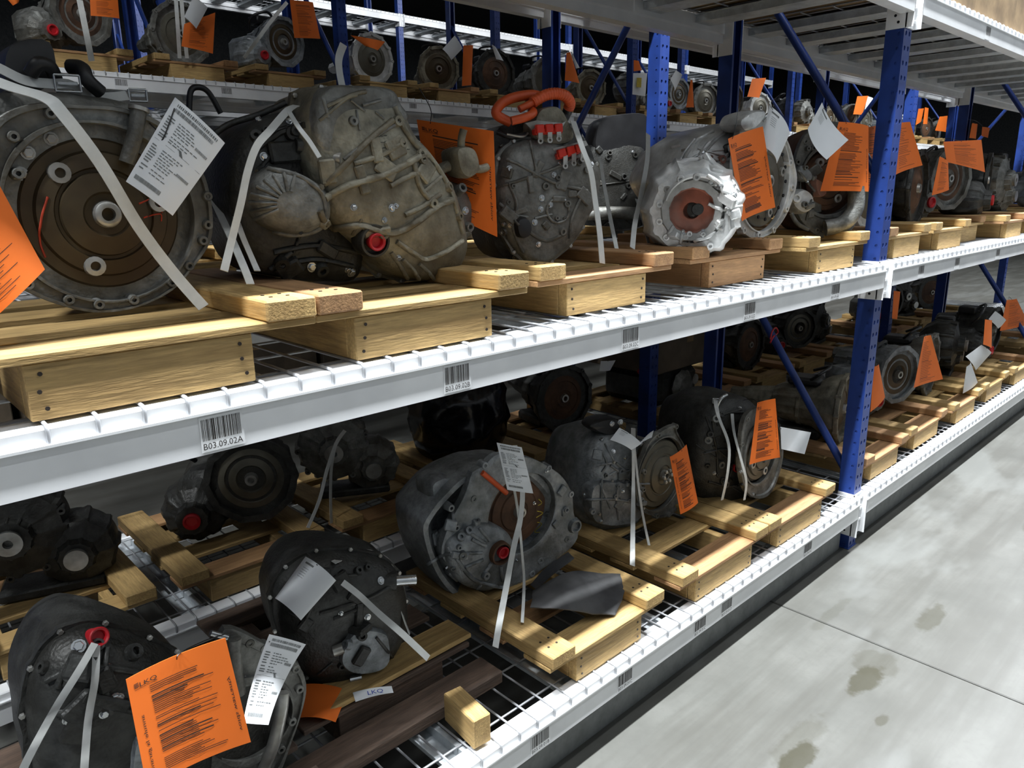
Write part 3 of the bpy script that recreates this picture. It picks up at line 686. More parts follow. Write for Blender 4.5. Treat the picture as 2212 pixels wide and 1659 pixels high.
def proto_transfer(mc, seed=3):
    t = thing('transfer_case', '-', 'transmission'); a1 = frame((-.06, .02, .20), (0, 1, 0)); a2 = frame((.08, .03, .11), (0, 1, 0))
    local(t, MB().lathe([(.035, -.03), (.05, -.03), (.055, 0), (.12, .02), (.13, .05), (.13, .12), (.1, .17), (.06, .2), (0, .2)], 96, a1, mod=ribmod(12, .07, .2)), 'case_half', mc)
    local(t, MB().lathe([(.03, -.02), (.042, -.02), (.05, .0), (.09, .02), (.1, .05), (.1, .11), (.08, .15), (0, .15)], 80, a2, mod=ribmod(10, .07, .2)), 'case_half', mc)
    local(t, MB().lathe([(.02, -.028), (.032, -.03), (.034, -.045), (.012, -.046), (.012, -.03), (0, -.03)], 24, a1), 'output_flange', 'machined')
    local(t, MB().lathe([(.02, -.02), (.03, -.02), (.03, -.034), (0, -.034)], 24, a2), 'output_flange', 'machined')
    for k in range(9):
        a = 2*math.pi*k/9; p = a1 @ Vector((.128*math.cos(a), .128*math.sin(a), .03)); local(t, MB().lathe([(.012, -.02), (.011, .012), (.005, .012), (.005, 0), (0, 0)], 10, frame(p, (0, -1, 0))), 'bolt_boss', mc)
    local(t, MB().box(-.12, .14, .04, .16, .002, .03, .006), 'mounting_foot', 'cast_dark')
    local(t, MB().box(-.03, .06, .06, .15, .3, .35, .008), 'shift_motor', 'black_plastic')
    return t
PROTO = [proto_bell('cast_alu', 'converter_grey', seed=1), proto_axle('cast_alu_blue', 'converter', seed=2), proto_transfer('cast_alu'), proto_bell('cast_alu_tan', 'converter', .15, seed=5),
         proto_axle('cast_dark', 'converter_grey', seed=6), proto_bell('cast_dark', 'rust', .17, seed=7), proto_transfer('cast_dark'), proto_axle('cast_alu', 'rust', .15, seed=9), proto_bell('cast_alu_pale', 'converter_grey', .16, seed=11)]
LOOK = ['grey bell-housing transmission', 'blue-grey transaxle with red cap', 'grey ribbed transfer case', 'tan bell-housing transmission', 'black transaxle with red cap', 'black bell-housing transmission', 'black ribbed transfer case', 'grey transaxle with rusty converter', 'pale bell-housing transmission']
USED = set()
def put(k, x, y, z, where, rz=0, sc=1.0):
    src = PROTO[k]
    if k in USED: o = copy_tree(src)
    else: o = src; USED.add(k)
    o.location = (x, y, z); o.rotation_euler = (0, 0, rz); o.scale = (sc,)*3
    tag(o, LOOK[k]+' '+where, 'transmission', 'salvaged gearboxes on the rack'); return o

# ------------------------------------------------------------------ straps
def strap(label, pts, w=.014, wdir=(1, 0, 0), sub=5, th=.0008):
    """white band through (px, py, Y) points"""
    P = cat([atY(x, y, Y) for x, y, Y in pts], sub, False); wd = Vector(wdir).normalized(); b = MB(); vs = []
    for i, p in enumerate(P):
        t_ = (P[min(i+1, len(P)-1)]-P[max(i-1, 0)]).normalized(); a = (wd-t_*wd.dot(t_)).normalized(); nn = t_.cross(a)
        for sa, sn in ((-1, -1), (1, -1), (1, 1), (-1, 1)): vs.append(p+a*sa*w/2+nn*sn*th)
    fs = [(i*4+k, i*4+(k+1) % 4, (i+1)*4+(k+1) % 4, (i+1)*4+k) for i in range(len(P)-1) for k in range(4)]+[(0, 1, 2, 3), tuple((len(P)-1)*4+k for k in range(4))]
    b.add(vs, fs); o = b.build('strap', 'strap', None, 50); return tag(o, label, 'strap', 'white tie-down straps')

# ------------------------------------------------------------------ paper tags
def sheet(name, label, cs, m, bend=.012, marks='none', wire=None, group='paper tags', bend_v=0, seed=0, thick=.0007, flat=False, cat_='tag'):
    """cs: four (px, py, Y) corners: top left, top right, bottom right, bottom left"""
    if wire is None and name != 'sticker': wire = [(.4, .03), (cs[0][0]+4, cs[0][1]-7, cs[0][2]+.05), (cs[0][0]+6, cs[0][1]+8, cs[0][2]+.22)]
    c = [atZ(*q) if flat else atY(*q) for q in cs]; nn = ((c[1]-c[0]).cross(c[3]-c[0])).normalized()
    if nn.dot(CAM-c[0]) < 0: nn = -nn
    def S(u, v, e=0):
        p = c[0]*(1-u)*(1-v)+c[1]*u*(1-v)+c[2]*u*v+c[3]*(1-u)*v
        return p+nn*(bend*4*u*(1-u)+bend_v*4*v*(1-v)*(.6+.4*u)+e)
    cen = S(.5, .0); t = thing(name, label, cat_, cen, group)
    N = 12; b = MB(); vs = [S(i/N, j/N, e) for e in (0, -thick) for j in range(N+1) for i in range(N+1)]; q = (N+1)**2
    fs = [(j*(N+1)+i, j*(N+1)+i+1, (j+1)*(N+1)+i+1, (j+1)*(N+1)+i) for j in range(N) for i in range(N)]; fs += [tuple(k+q for k in f)[::-1] for f in fs]
    rim = [i for i in range(N+1)]+[(j*(N+1)+N) for j in range(1, N+1)]+[N*(N+1)+i for i in range(N-1, -1, -1)]+[j*(N+1) for j in range(N-1, 0, -1)]
    fs += [(rim[k], rim[(k+1) % len(rim)], rim[(k+1) % len(rim)]+q, rim[k]+q) for k in range(len(rim))]
    b.add(vs, fs); place(b.build('paper', m, None, 60), t)
    rd = random.Random(seed); b = MB(); W_ = (c[1]-c[0]).length; H_ = (c[3]-c[0]).length
    def bar(u0, u1, v0, v1, mb=b):
        k = 3; vs = [S(u0+(u1-u0)*i/k, v, .0006) for v in (v0, v1) for i in range(k+1)]; mb.add(vs, [(i, i+1, k+2+i, k+1+i) for i in range(k)])
    def write(txt, u0, v0, du, dv, rot=False, mb=b):
        vs, fs = text_mesh(txt)
        if rot: mb.add([S(u0+y*dv, v0-x*du, .0006) if rot > 0 else S(u0-y*dv, v0+x*du, .0006) for x, y in vs], fs)
        else: mb.add([S(u0+x*du, v0-y*dv, .0006) for x, y in vs], fs)
    if marks.startswith('orange'):
        big = marks != 'orange_far'
        if big:
            for k in range(4): bar(.06, .105, .075+k*.011, .081+k*.011)
            write('LKQ', .115, .118, .17, .04); bar(.06, .285, .128, .131)
            write('voids warranty', .93, .86, .52, .034, 1)
            write('annule la garantie', .10, .36, .56, .034, -1) if marks == 'orange' else None
        v = .15 if big else .12
        while v < .93:
            if rd.random() < .13: v += .022; continue
            ln = rd.uniform(.3, .62); bar(.2, .2+ln, v, v+(.006 if rd.random() > .15 else .011)); v += .017 if big else .035
        place(b.build('print', 'ink', None), t)
    elif marks == 'orange_fr':
        write('annule la garantie', .80, .22, .5, .045, -1); v = .12
        while v < .93:
            if rd.random() < .13: v += .022; continue
            ln = rd.uniform(.25, .55); bar(.1, .1+ln, v, v+.006); v += .017
        place(b.build('print', 'ink', None), t)
    elif marks == 'form':
        u = .1
        while u < .9: d = rd.uniform(.01, .025); bar(u, u+d, .035, .065); u += d+rd.uniform(.008, .02)
        u = .1
        while u < .85: d = rd.choice((.006, .012)); bar(u, u+d, .085, .125); u += d+rd.choice((.005, .009))
        for v in (.19, .22, .25, .28, .31, .35, .385, .41, .52, .55, .58, .61, .64, .67, .70, .75, .79):
            bar(.06, .06+rd.uniform(.08, .14), v, v+.012)
            u = .26
            while u < rd.uniform(.4, .8): d = rd.uniform(.03, .09); bar(u, u+d, v, v+.009); u += d+.02
        for (ua, va) in ((.68, .27), (.66, .62)):
            u = ua
            while u < ua+.24: d = rd.choice((.006, .01)); bar(u, u+d, va, va+.03); u += d+.006
        bar(.04, .96, .46, .463)
        u = .08
        while u < .6: d = rd.choice((.006, .012)); bar(u, u+d, .88, .925); u += d+.006
        for k in range(6): bar(.48+k*.01, .53+k*.012, .43+k*.008-.02, .44+k*.008-.02)
        place(b.build('print', 'ink_grey', None), t)
    elif marks == 'logo':
        write('LKQ', .35, .75, .4, .5); place(b.build('print', 'ink_blue', None), t)
    elif marks == 'few':
        for k in range(5): bar(.12, .3, .2+k*.05, .208+k*.05)
        bar(.1, .35, .08, .12); place(b.build('print', 'ink_grey', None), t)
    if wire and not flat:
        P = [S(*wire[0], .002)]+[atY(*q) for q in wire[1:]]; place(MB().tube(cat(P, 5, False), .0011, 5).build('tie_wire', 'black_plastic', None, 60), t)
    return t
def _plane(s, px, Y, n): s.n = Vector(n).normalized(); s.p0 = atY(px[0], px[1], Y)
Unit.plane = _plane
def inpoly(x, y, P):
    c = False; j = len(P)-1
    for i in range(len(P)):
        if (P[i][1] > y) != (P[j][1] > y) and x < (P[j][0]-P[i][0])*(y-P[i][1])/(P[j][1]-P[i][1]+1e-9)+P[i][0]: c = not c
        j = i
    return c
def _greeble(s, poly, n, m, seed=1, sc=1.0, mb='steel', dens=1):
    """cast bosses, pads, short ribs and bolts scattered over a case"""
    rd = random.Random(seed); x0, x1 = min(p[0] for p in poly), max(p[0] for p in poly); y0, y1 = min(p[1] for p in poly), max(p[1] for p in poly); k = 0; tr = 0
    while k < n and tr < 900:
        tr += 1; x, y = rd.uniform(x0, x1), rd.uniform(y0, y1)
        if not inpoly(x, y, poly): continue
        k += 1; p, nn = s.hit(x, y); t = rd.random()
        if t < .3: s.boss('bolt_boss', m, x, y, rd.uniform(.007, .013)*sc, rd.uniform(.006, .012)*sc, rd.choice((.4, .5, .6)))
        elif t < .5: s.bolt(x, y, rd.uniform(.004, .007)*sc, mb)
        elif t < .8:
            w, h, d = rd.uniform(.012, .032)*sc, rd.uniform(.008, .022)*sc, rd.uniform(.004, .011)*sc
            M = frame(p, nn) @ Matrix.Rotation(rd.uniform(0, 3.1), 4, 'Z'); s.keep(MB().box(-w, w, -h, h, -.01, d, .0035*sc, M).build('cast_pad', m, None, 35))
        else:
            a = rd.uniform(0, 6.28); L = rd.uniform(14, 34)*sc; s.rib('rib', m, [(x-L*math.cos(a), y-L*math.sin(a)), (x, y), (x+L*math.cos(a), y+L*math.sin(a))], rd.uniform(.003, .005)*sc, 3)
Unit.greeble = _greeble
def _seam(s, m, poly, off=0, grow=.007, th=.013, nb=12, bolts=True, sub=5):
    """bolted split-line flange running around a case outline"""
    pts = cat([s.P(x, y, off) for x, y in poly], sub); c = sum(pts, Vector())/len(pts); N = len(pts); b = MB(); vs = []
    L = [0]
    for k in range(N): L.append(L[-1]+(pts[(k+1) % N]-pts[k]).length)
    for o, g in ((-th/2, -.012), (-th/2, 1), (th/2, 1), (th/2, -.012)):
        for k, p in enumerate(pts):
            r = (p-c).normalized(); e = grow*(1+.9*max(0, math.cos(L[k]/L[-1]*nb*2*math.pi))**4) if g == 1 else g
            vs.append(p+r*e+s.n*o)
    fs = [(i*N+k, i*N+(k+1) % N, ((i+1) % 4)*N+(k+1) % N, ((i+1) % 4)*N+k) for i in range(4) for k in range(N)]
    o = s.keep(b.add(vs, fs).build('case_flange', m, None, 35))
    if bolts:
        for j in range(nb):
            t = L[-1]*j/nb; k = min(range(N), key=lambda q: abs(L[q]-t)); r = (pts[k]-c).normalized(); p = pts[k]+r*grow*.7-s.n*th/2
            q = MB(); q.lathe([(.0055, 0), (.0055, .005), (.004, .006), (0, .006)], 6, frame(p, -s.n)); s.keep(q.build('bolt', 'machined', None, 30))
Unit.seam = _seam

# ================================================================== machines on the middle shelf
D2 = Z2+PTOP+.0016; D1 = Z1+PTOP+.0016
# -- round bell housing at the left edge
u = Unit('transmission', 'round bell housing with brown torque converter at the left edge', 'transmission', (-2.66, .26, D2), (235, 465), .24)
u.drum('gear_case', 'cast_alu', 235, 465, .02, [(.150, .0), (.155, .03), (.14, .08), (.11, .14), (.10, .2), (.105, .205), (.105, .22), (.09, .225), (.07, .3), (0, .31)], (0, 1, 0), 64, ribmod(14, .05, .25))
u.blob('valve_cover', 'cast_alu', [(-70, 215), (60, 190), (200, 195), (330, 225), (370, 280), (320, 330), (100, 330), (-70, 380)], ((.8, .2), (1, .14), (1, .05), (.96, .035), (.8, .028)), off=.02)
u.blob('control_unit', 'black_plastic', [(52, 75), (145, 66), (152, 165), (48, 175)], ((.9, .14), (1, .12), (1, .02), (.95, .005), (.6, 0)), sub=4, off=.10, amp=.001)
c = u.flange('cast_alu', [(460, 460), (456, 520), (423, 572), (374, 627), (298, 664), (217, 676), (149, 665), (81, 641), (27, 605), (-10, 520), (-40, 420), (-45, 320), (0, 250), (80, 222), (170, 226), (260, 232), (345, 262), (405, 320), (445, 385)], (230, 463), .143, .02,
             bosses=[(449, 424), (450, 486), (440, 520), (410, 575), (372, 610), (290, 648), (215, 658), (150, 648), (62, 615), (30, 295), (110, 245), (40, 375), (300, 255), (360, 300)], br=.0085)
u.converter(c, .122, 'converter', .012, .0175, 3, True, .2)
u.pipe('pillar_boss', 'cast_alu', [(297, 240, -.006), (288, 290, -.008), (272, 352, -.004)], .0125, 14)
u.pipe('pillar_boss', 'machined', [(298, 232, -.006), (297, 240, -.006)], .0165, 14, 2)
u.rib('paint_mark', 'paint_red', [(103, 425), (90, 470), (86, 520), (98, 556)], .0018)
u.rib('paint_mark', 'paint_red', [(300, 440), (335, 430), (350, 460)], .0014); u.rib('paint_mark', 'paint_red', [(310, 470), (345, 462), (348, 478)], .0014)
u.pipe('breather_hose', 'black_plastic', [(85, 150, .06), (100, 128, .05), (130, 135, .06), (150, 165, .08)], .011, 10)
u.pipe('breather_hose', 'black_plastic', [(180, 130, .08), (200, 138, .06), (208, 165, .05), (240, 190, .06)], .012, 10)
u.pipe('wire_loom', 'black_plastic', [(500, 235, .2), (503, 175, .2), (520, 162, .2), (545, 175, .2), (572, 225, .2)], .006, 8)
for q in ((45, 375), (110, 300), (60, 330)): u.bolt(*q, .008, 'machined')

# -- large tan gearbox
u = Unit('transmission', 'large tan ribbed gearbox lying on its side with a red plug', 'transmission', (-2.18, .3, D2), (800, 430), .22)
u.blob('bell_rear', 'cast_dark', [(540, 300), (600, 250), (690, 240), (760, 330), (800, 480), (800, 600), (720, 612), (620, 600), (560, 560), (525, 470), (520, 380)], ((.7, .24), (1, .14), (1, .0), (.96, -.015), (.8, -.03), (.5, -.035)), off=.05)
u.blob('main_case', 'cast_alu_tan', [(668, 204), (725, 187), (823, 193), (852, 228), (880, 285), (925, 335), (967, 401), (990, 470), (997, 505), (1000, 540), (985, 580), (937, 604), (887, 604), (838, 588), (790, 545), (745, 505), (700, 460), (672, 400), (650, 320)], ((.7, .26), (.97, .16), (1, .05), (1, .0), (.97, -.02), (.90, -.035), (.72, -.048), (.4, -.055)), sub=6)
u.blob('upper_cover', 'cast_alu', [(672, 205), (725, 188), (820, 195), (848, 228), (862, 262), (800, 300), (740, 345), (690, 345), (660, 290)], ((1, .05), (1, -.025), (.97, -.036), (.9, -.041), (.6, -.043)), sub=5)
u.blob('end_cover', 'cast_alu', [(532, 400), (575, 362), (640, 378), (690, 410), (702, 455), (690, 490), (640, 505), (590, 498), (548, 465)], ((.9, .08), (1, .04), (1, -.01), (.94, -.03), (.75, -.045), (.4, -.05)), sub=5)
for a in range(9):
    th = math.radians(150+a*16); u.rib('rib', 'cast_alu', [(625+28*math.cos(th), 440+26*math.sin(th)), (625+85*math.cos(th), 440+66*math.sin(th))], .0035, 5)
u.rib('cover_rim', 'cast_alu', [(592, 500), (640, 506), (690, 492), (703, 455), (690, 412), (640, 380), (580, 366)], .005)
for poly, r in (([(688, 410), (735, 365), (792, 307), (848, 260)], .0065), ([(700, 430), (751, 401), (817, 382), (870, 358), (905, 338)], .0075), ([(722, 492), (779, 487), (836, 504), (870, 497), (905, 476), (944, 446), (976, 432)], .0075),
                ([(852, 230), (871, 278), (909, 329), (931, 345), (969, 408), (988, 465), (998, 505)], .0055), ([(856, 522), (890, 545), (918, 560), (960, 545), (998, 520)], .006), ([(763, 354), (830, 332), (874, 303)], .0055),
                ([(874, 465), (910, 447), (950, 420)], .0055), ([(690, 455), (700, 478), (722, 490)], .007), ([(845, 545), (865, 575), (880, 600)], .005), ([(870, 560), (890, 580), (905, 602)], .005), ([(905, 570), (925, 588), (938, 603)], .005),
                ([(705, 230), (760, 205), (790, 198)], .004), ([(690, 260), (745, 215), (770, 205)], .0035), ([(842, 402), (880, 382), (905, 372)], .006), ([(893, 352), (905, 400), (925, 430)], .006)):
    u.rib('rib', 'cast_alu_tan', poly, r)
u.rib('gasket_seam', 'cast_alu', [(742, 345), (800, 302), (862, 264)], .004)
for q in ((858, 262), (908, 332), (968, 405), (990, 468), (912, 345), (935, 440), (700, 482), (828, 505)): u.boss('bolt_boss', 'cast_alu_tan', *q, .011, .008, .4)
u.socket(806, 520, .032, 'cast_dark'); u.cap(809, 521, .0185)
b = MB()
for j, (cx_, cy_) in enumerate(((822, 300), (830, 312), (840, 322), (843, 350), (853, 340), (862, 330))):
    for k in range(6):
        p, nn = u.hit(cx_-30+k*8+j*2, cy_-k*1.5); b.box(-.0035, .0035, -.0006, .0006, 0, .0012, 0, frame(p, nn))
tag(u.keep(b.build('cast_numbers', 'cast_dark', None)), kind='stuff')
u.blob('side_bracket', 'cast_alu_tan', [(962, 330), (975, 318), (1000, 322), (1010, 345), (1012, 372), (990, 385), (972, 372)], ((.9, .03), (1, .01), (1, -.02), (.9, -.03), (.6, -.034)), sub=4, off=-.01)
u.pipe('bracket_arm', 'cast_alu_tan', [(950, 372, .02), (968, 358, .0), (990, 350, -.012)], .012, 10)
u.pipe('lever', 'cast_alu_tan', [(985, 335, -.02), (978, 305, -.03), (980, 282, -.035)], .0085, 10); u.pipe('lever', 'cast_alu_tan', [(1000, 362, -.02), (1018, 366, -.03), (1032, 362, -.035)], .0095, 10)
u.blob('side_cover', 'cast_alu', [(965, 400), (995, 395), (1025, 430), (1035, 480), (1015, 520), (1000, 490), (985, 440)], ((.9, .10), (1, .06), (1, .0), (.9, -.012), (.6, -.02)), sub=4, off=.02)
u.boss('bolt_boss', 'cast_alu', 990, 412, .012, .02, .5); u.bolt(1005, 455, .007); u.boss('bolt_boss', 'cast_alu', 1010, 490, .011, .012, .5)
u.pipe('speed_sensor', 'machined', [(700, 342, -.03), (712, 345, -.045)], .012, 12); u.pipe('speed_sensor', 'machined', [(690, 338, -.03), (718, 350, -.04)], .005, 8)
u.pipe('oil_line', 'cast_dark', [(492, 300, .1), (540, 262, .1), (600, 240, .08), (650, 215, .06)], .006, 8)
u.seam('cast_alu_tan', [(668, 204), (725, 187), (823, 193), (852, 228), (880, 285), (925, 335), (967, 401), (990, 470), (997, 505), (1000, 540), (985, 580), (937, 604), (887, 604), (838, 588), (790, 545), (745, 505), (700, 460), (672, 400), (650, 320)], .06, .006, .012, 20)
u.greeble([(700, 360), (860, 290), (960, 420), (970, 540), (880, 580), (740, 470)], 16, 'cast_alu_tan', 3, .9)
u.greeble([(540, 260), (650, 240), (660, 330), (560, 360)], 14, 'cast_dark', 5, 1.1); u.greeble([(560, 520), (700, 520), (800, 590), (620, 595)], 10, 'cast_dark', 6, 1.2); u.greeble([(690, 225), (830, 205), (850, 250), (730, 320)], 6, 'cast_alu', 8, .8)
u.rib('rib', 'cast_dark', [(600, 575), (680, 560), (760, 575)], .006); u.rib('rib', 'cast_dark', [(590, 545), (680, 530), (770, 545)], .006); u.rib('rib', 'cast_dark', [(545, 330), (600, 290), (660, 270)], .006)

# -- dark transaxle with orange cables
u = Unit('transaxle', 'dark grey transaxle with orange cables and two red connectors', 'transmission', (-1.62, .32, D2), (1180, 430), .24, (.35, .94, 0))
u.blob('rear_case', 'cast_dark', [(1085, 300), (1130, 262), (1250, 268), (1305, 330), (1305, 420), (1280, 500), (1200, 560), (1110, 560), (1075, 470)], ((.8, .28), (1, .2), (1, .04), (.9, .03)), off=.02)
u.blob('main_case', 'cast_alu', [(1080, 345), (1105, 312), (1150, 300), (1225, 315), (1275, 345), (1295, 375), (1285, 430), (1262, 480), (1238, 520), (1200, 556), (1160, 575), (1120, 550), (1088, 500), (1072, 440)], ((.9, .10), (1, .05), (1, .0), (.97, -.014), (.88, -.024), (.6, -.03)), sub=5)
for poly, r in (([(1160, 377), (1115, 392), (1078, 402)], .004), ([(1160, 377), (1120, 355), (1095, 345)], .004), ([(1160, 377), (1205, 398), (1268, 412)], .0045), ([(1160, 377), (1200, 362), (1240, 340)], .004), ([(1160, 377), (1150, 330), (1145, 305)], .0035),
                ([(1098, 395), (1115, 440), (1108, 490), (1130, 545)], .0045), ([(1262, 412), (1235, 470), (1230, 515)], .004), ([(1080, 440), (1110, 462), (1140, 470)], .004), ([(1140, 500), (1180, 520), (1220, 505)], .0045)): u.rib('rib', 'cast_alu', poly, r)
u.rib('bearing_ring', 'cast_alu', [(1205+24*math.cos(a*.45), 455+26*math.sin(a*.45)) for a in range(15)], .004, 2)
for q in ((1170, 428), (1168, 452), (1155, 480), (1188, 442), (1120, 300), (1085, 318), (1100, 365), (1276, 355), (1112, 556)): u.bolt(*q, .0062)
for q in ((1178, 402), (1205, 400), (1225, 440), (1215, 500), (1090, 500)): u.boss('bolt_boss', 'cast_alu', *q, .010, .006, .5)
u.blob('oil_filter_cap', 'black_plastic', [(1102, 475), (1122, 470), (1132, 490), (1125, 510), (1105, 508)], ((1, .02), (1, -.02), (.9, -.03), (.5, -.033)), sub=4, off=-.02)
u.blob('connector_tower', 'cast_alu_tan', [(1152, 300), (1150, 262), (1165, 235), (1200, 232), (1222, 262), (1235, 300), (1200, 315)], ((.9, .08), (1, .06), (1, .0), (.94, -.012), (.6, -.016)), sub=4, off=-.005)
def hv(u, pts, red, lugs):
    pl = u.keep(MB().prism([((frame(u.P(*pts[0]), -u.n).inverted() @ u.P(x, y)).x, (frame(u.P(*pts[0]), -u.n).inverted() @ u.P(x, y)).y) for x, y in pts], .018, .026, frame(u.P(*pts[0]), -u.n)).build('connector_plate', 'machined', None))
    p0 = u.P(*red[0], -.03); p1 = u.P(*red[1], -.03); d = p1-p0; L = d.length; M = Matrix((d.normalized(), -u.n, d.normalized().cross(-u.n))).transposed().to_4x4(); M.translation = p0
    b = MB().box(0, L, -.01, .012, -.008, .008, .003, M)
    for k in range(3): b.box(L*(k+.08)/3, L*(k+.92)/3, .004, .018, -.016, .004, .002, M)
    u.keep(b.build('connector_block', 'red_plastic', None))
    for (x, y) in lugs:
        q = u.P(x, y, -.045); M2 = frame(q, -u.n); b = MB().lathe([(.0075, -.0015), (.0075, .0015), (.0035, .0015), (.0035, -.0015), (.0075, -.0015)], 14, M2); b.box(-.006, .006, .005, .026, -.0015, .0015, 0, M2); u.keep(b.build('terminal', 'machined', None, 40))
hv(u, [(1126, 268), (1150, 262), (1205, 268), (1213, 263), (1200, 285), (1140, 283)], [(1141, 287), (1200, 284)], [(1151, 307), (1171, 305), (1190, 302)])
hv(u, [(1185, 322), (1255, 305), (1260, 315), (1240, 322), (1190, 338)], [(1189, 340), (1245, 324)], [(1204, 360), (1222, 354), (1241, 345)])
def corr(u, name, pts, r, m='orange_cable'):
    w = cat([u.P(x, y, o) for x, y, o in pts], 14, False); return u.keep(MB().tube(w, r, 14, [r*(1+.09*(i % 3 == 0)) for i in range(len(w))]).build(name, m, None, 25))
u.pipe('cable_conduit', 'orange_cable', [(1112, 262, .03), (1082, 244, .03), (1092, 222, .03), (1120, 208, .03), (1158, 202, .03), (1180, 208, .02)], .0125, 14)
corr(u, 'cable_conduit', [(1150, 222, .0), (1175, 207, .0), (1200, 202, .0), (1222, 208, .0), (1235, 222, .01), (1236, 232, .02)], .0135)
u.pipe('cable_boot', 'black_plastic', [(1236, 230, .02), (1234, 245, .03), (1226, 262, .03)], .0125, 12)
u.pipe('cable_conduit', 'orange_cable', [(1098, 263, -.02), (1125, 256, -.025), (1148, 246, -.01), (1152, 236, .01)], .0105, 12)
u.pipe('cable_conduit', 'orange_cable', [(1122, 236, -.0), (1138, 228, .0), (1152, 220, .0)], .009, 12)
u.pipe('wire_loom', 'black_plastic', [(1080, 285, .02), (1105, 296, .0), (1135, 290, .0)], .006, 8)
u.pipe('coolant_pipe', 'machined', [(1095, 290, .0), (1125, 296, -.01), (1140, 288, .0)], .003, 6)
u.blob('motor_cover', 'cast_alu_tan', [(1262, 320), (1290, 345), (1308, 350), (1305, 385), (1290, 400), (1270, 370)], ((.9, .12), (1, .08), (1, .0), (.8, -.01)), sub=4, off=.03)
u.seam('cast_alu', [(1080, 345), (1105, 312), (1150, 300), (1225, 315), (1275, 345), (1295, 375), (1285, 430), (1262, 480), (1238, 520), (1200, 556), (1160, 575), (1120, 550), (1088, 500), (1072, 440)], .01, .006, .012, 16)
u.greeble([(1090, 350), (1270, 350), (1280, 420), (1220, 520), (1150, 560), (1085, 480)], 26, 'cast_alu', 11, .8)

# -- black gearbox in the second rack seen between the orange cables and the pale transaxle
u = Unit('transmission', 'long black gearbox in the gap left of the pale aluminium transaxle', 'transmission', (-.52, Y2+.3, D2), (1360, 410), Y2+.12, (.5, .86, 0))
u.blob('main_case', 'cast_dark', [(1272, 330), (1310, 305), (1370, 295), (1398, 312), (1408, 380), (1405, 460), (1390, 490), (1330, 500), (1275, 480)], ((.8, .16), (1, .12), (1, .02), (.95, -.01), (.7, -.03)))
u.blob('control_unit', 'black_plastic', [(1290, 265), (1352, 246), (1400, 255), (1395, 335), (1292, 345)], ((.9, .16), (1, .12), (1, .0), (.95, -.02), (.6, -.022)), sub=4)
u.pipe('output_shaft', 'cast_alu', [(1262, 462, -.02), (1320, 460, -.03), (1390, 462, -.02)], .032, 20)
for q in ((1313, 340), (1372, 335), (1405, 350)): u.boss('bolt_boss', 'cast_dark', *q, .014, .008, .5)
pallet(-.86, -.30, Y2+.03, Z2, 'pallet on the second rack under the long black gearbox')
u.greeble([(1290, 320), (1400, 320), (1410, 480), (1300, 480)], 14, 'cast_dark', 12, 1.3)

# -- bright aluminium transaxle
u = Unit('transaxle', 'bright aluminium transaxle with an open axle bore facing left', 'transmission', (-.95, .34, D2), (1540, 400), .25, (.25, .97, 0))
u.blob('main_case', 'cast_alu_pale', [(1445, 400), (1458, 350), (1475, 318), (1497, 297), (1530, 280), (1585, 268), (1612, 262), (1640, 300), (1665, 400), (1655, 470), (1610, 500), (1570, 505), (1500, 480)], ((.8, .26), (1, .16), (1, .05), (.97, .02), (.86, -.02), (.6, -.05), (.3, -.06)))
for k, (a, bq) in enumerate((((1462, 345), (1580, 300)), ((1478, 322), (1545, 285)))): pass
for poly, r in (([(1470, 385), (1480, 340), (1505, 305), (1540, 285)], .006), ([(1490, 392), (1505, 345), (1535, 305), (1572, 280)], .006), ([(1520, 370), (1545, 358), (1565, 340), (1580, 315), (1590, 290), (1620, 262)], .008), ([(1555, 362), (1570, 372), (1590, 380)], .007)): u.rib('rib', 'cast_alu_pale', poly, r)
u.boss('bolt_boss', 'rust_red', 1558, 345, .014, .01, .5); u.bolt(1511, 374, .007); u.bolt(1462, 376, .006)
for (x, y) in ((1450, 390), (1455, 352), (1462, 316), (1485, 322)):
    p = u.P(x, y, .0); u.keep(MB().box(-.025, .014, -.004, .004, -.002, .002, .001, frame(p, -u.n) @ Matrix.Rotation(.2, 4, 'Z')).build('fin', 'machined', None))
for poly, r in (([(1462, 372), (1475, 335), (1500, 302)], .005), ([(1500, 385), (1520, 335), (1550, 300), (1590, 275)], .005), ([(1535, 395), (1560, 350), (1580, 310)], .005), ([(1480, 350), (1520, 330), (1570, 322)], .004), ([(1470, 368), (1520, 352), (1560, 345)], .004)): u.rib('rib', 'cast_alu_pale', poly, r)
u.blob('sensor_cover', 'cast_dark', [(1538, 318), (1556, 312), (1560, 330), (1542, 336)], ((1, .02), (1, -.03), (.8, -.034)), sub=3, off=-.03)
nd = (-.80, -.58, -.08)
u.plane((1500, 455), .10, (.74, .67, 0))
u.drum('differential_housing', 'cast_alu_pale', 1498, 458, .0, [(.150, .20), (.150, .12), (.138, .06), (.130, .02), (.122, .0), (.118, -.008), (.088, -.012), (.082, .004), (.074, .006), (0, .02)][::-1], (.80, .58, .05), 72, lambda a, h: 1+(.06 if (a*11/(2*math.pi)) % 1 < .25 and h > -.01 else 0))
u.drum('axle_bore', 'rust_red', 1493, 455, -.006, [(.0, .02), (.02, .02), (.024, -.004), (.060, .0), (.072, -.008), (.074, .03)], (.80, .58, .05), 40)
u.drum('bore_ring', 'machined', 1493, 455, -.012, [(.062, .01), (.064, -.006), (.084, -.008), (.088, .0), (.088, .02), (.062, .01)], (.80, .58, .05), 48, lambda a, h: 1+.03*(math.sin(a*13) > .5))
u.drum('shroud', 'cast_alu_pale', 1500, 448, -.02, [(.098, .12), (.096, .04), (.092, -.035), (.088, -.04), (.084, -.035), (.088, .04), (.090, .12)], (.80, .58, .05), 40, None, 40, (0, 0, 1), R(15), R(190))
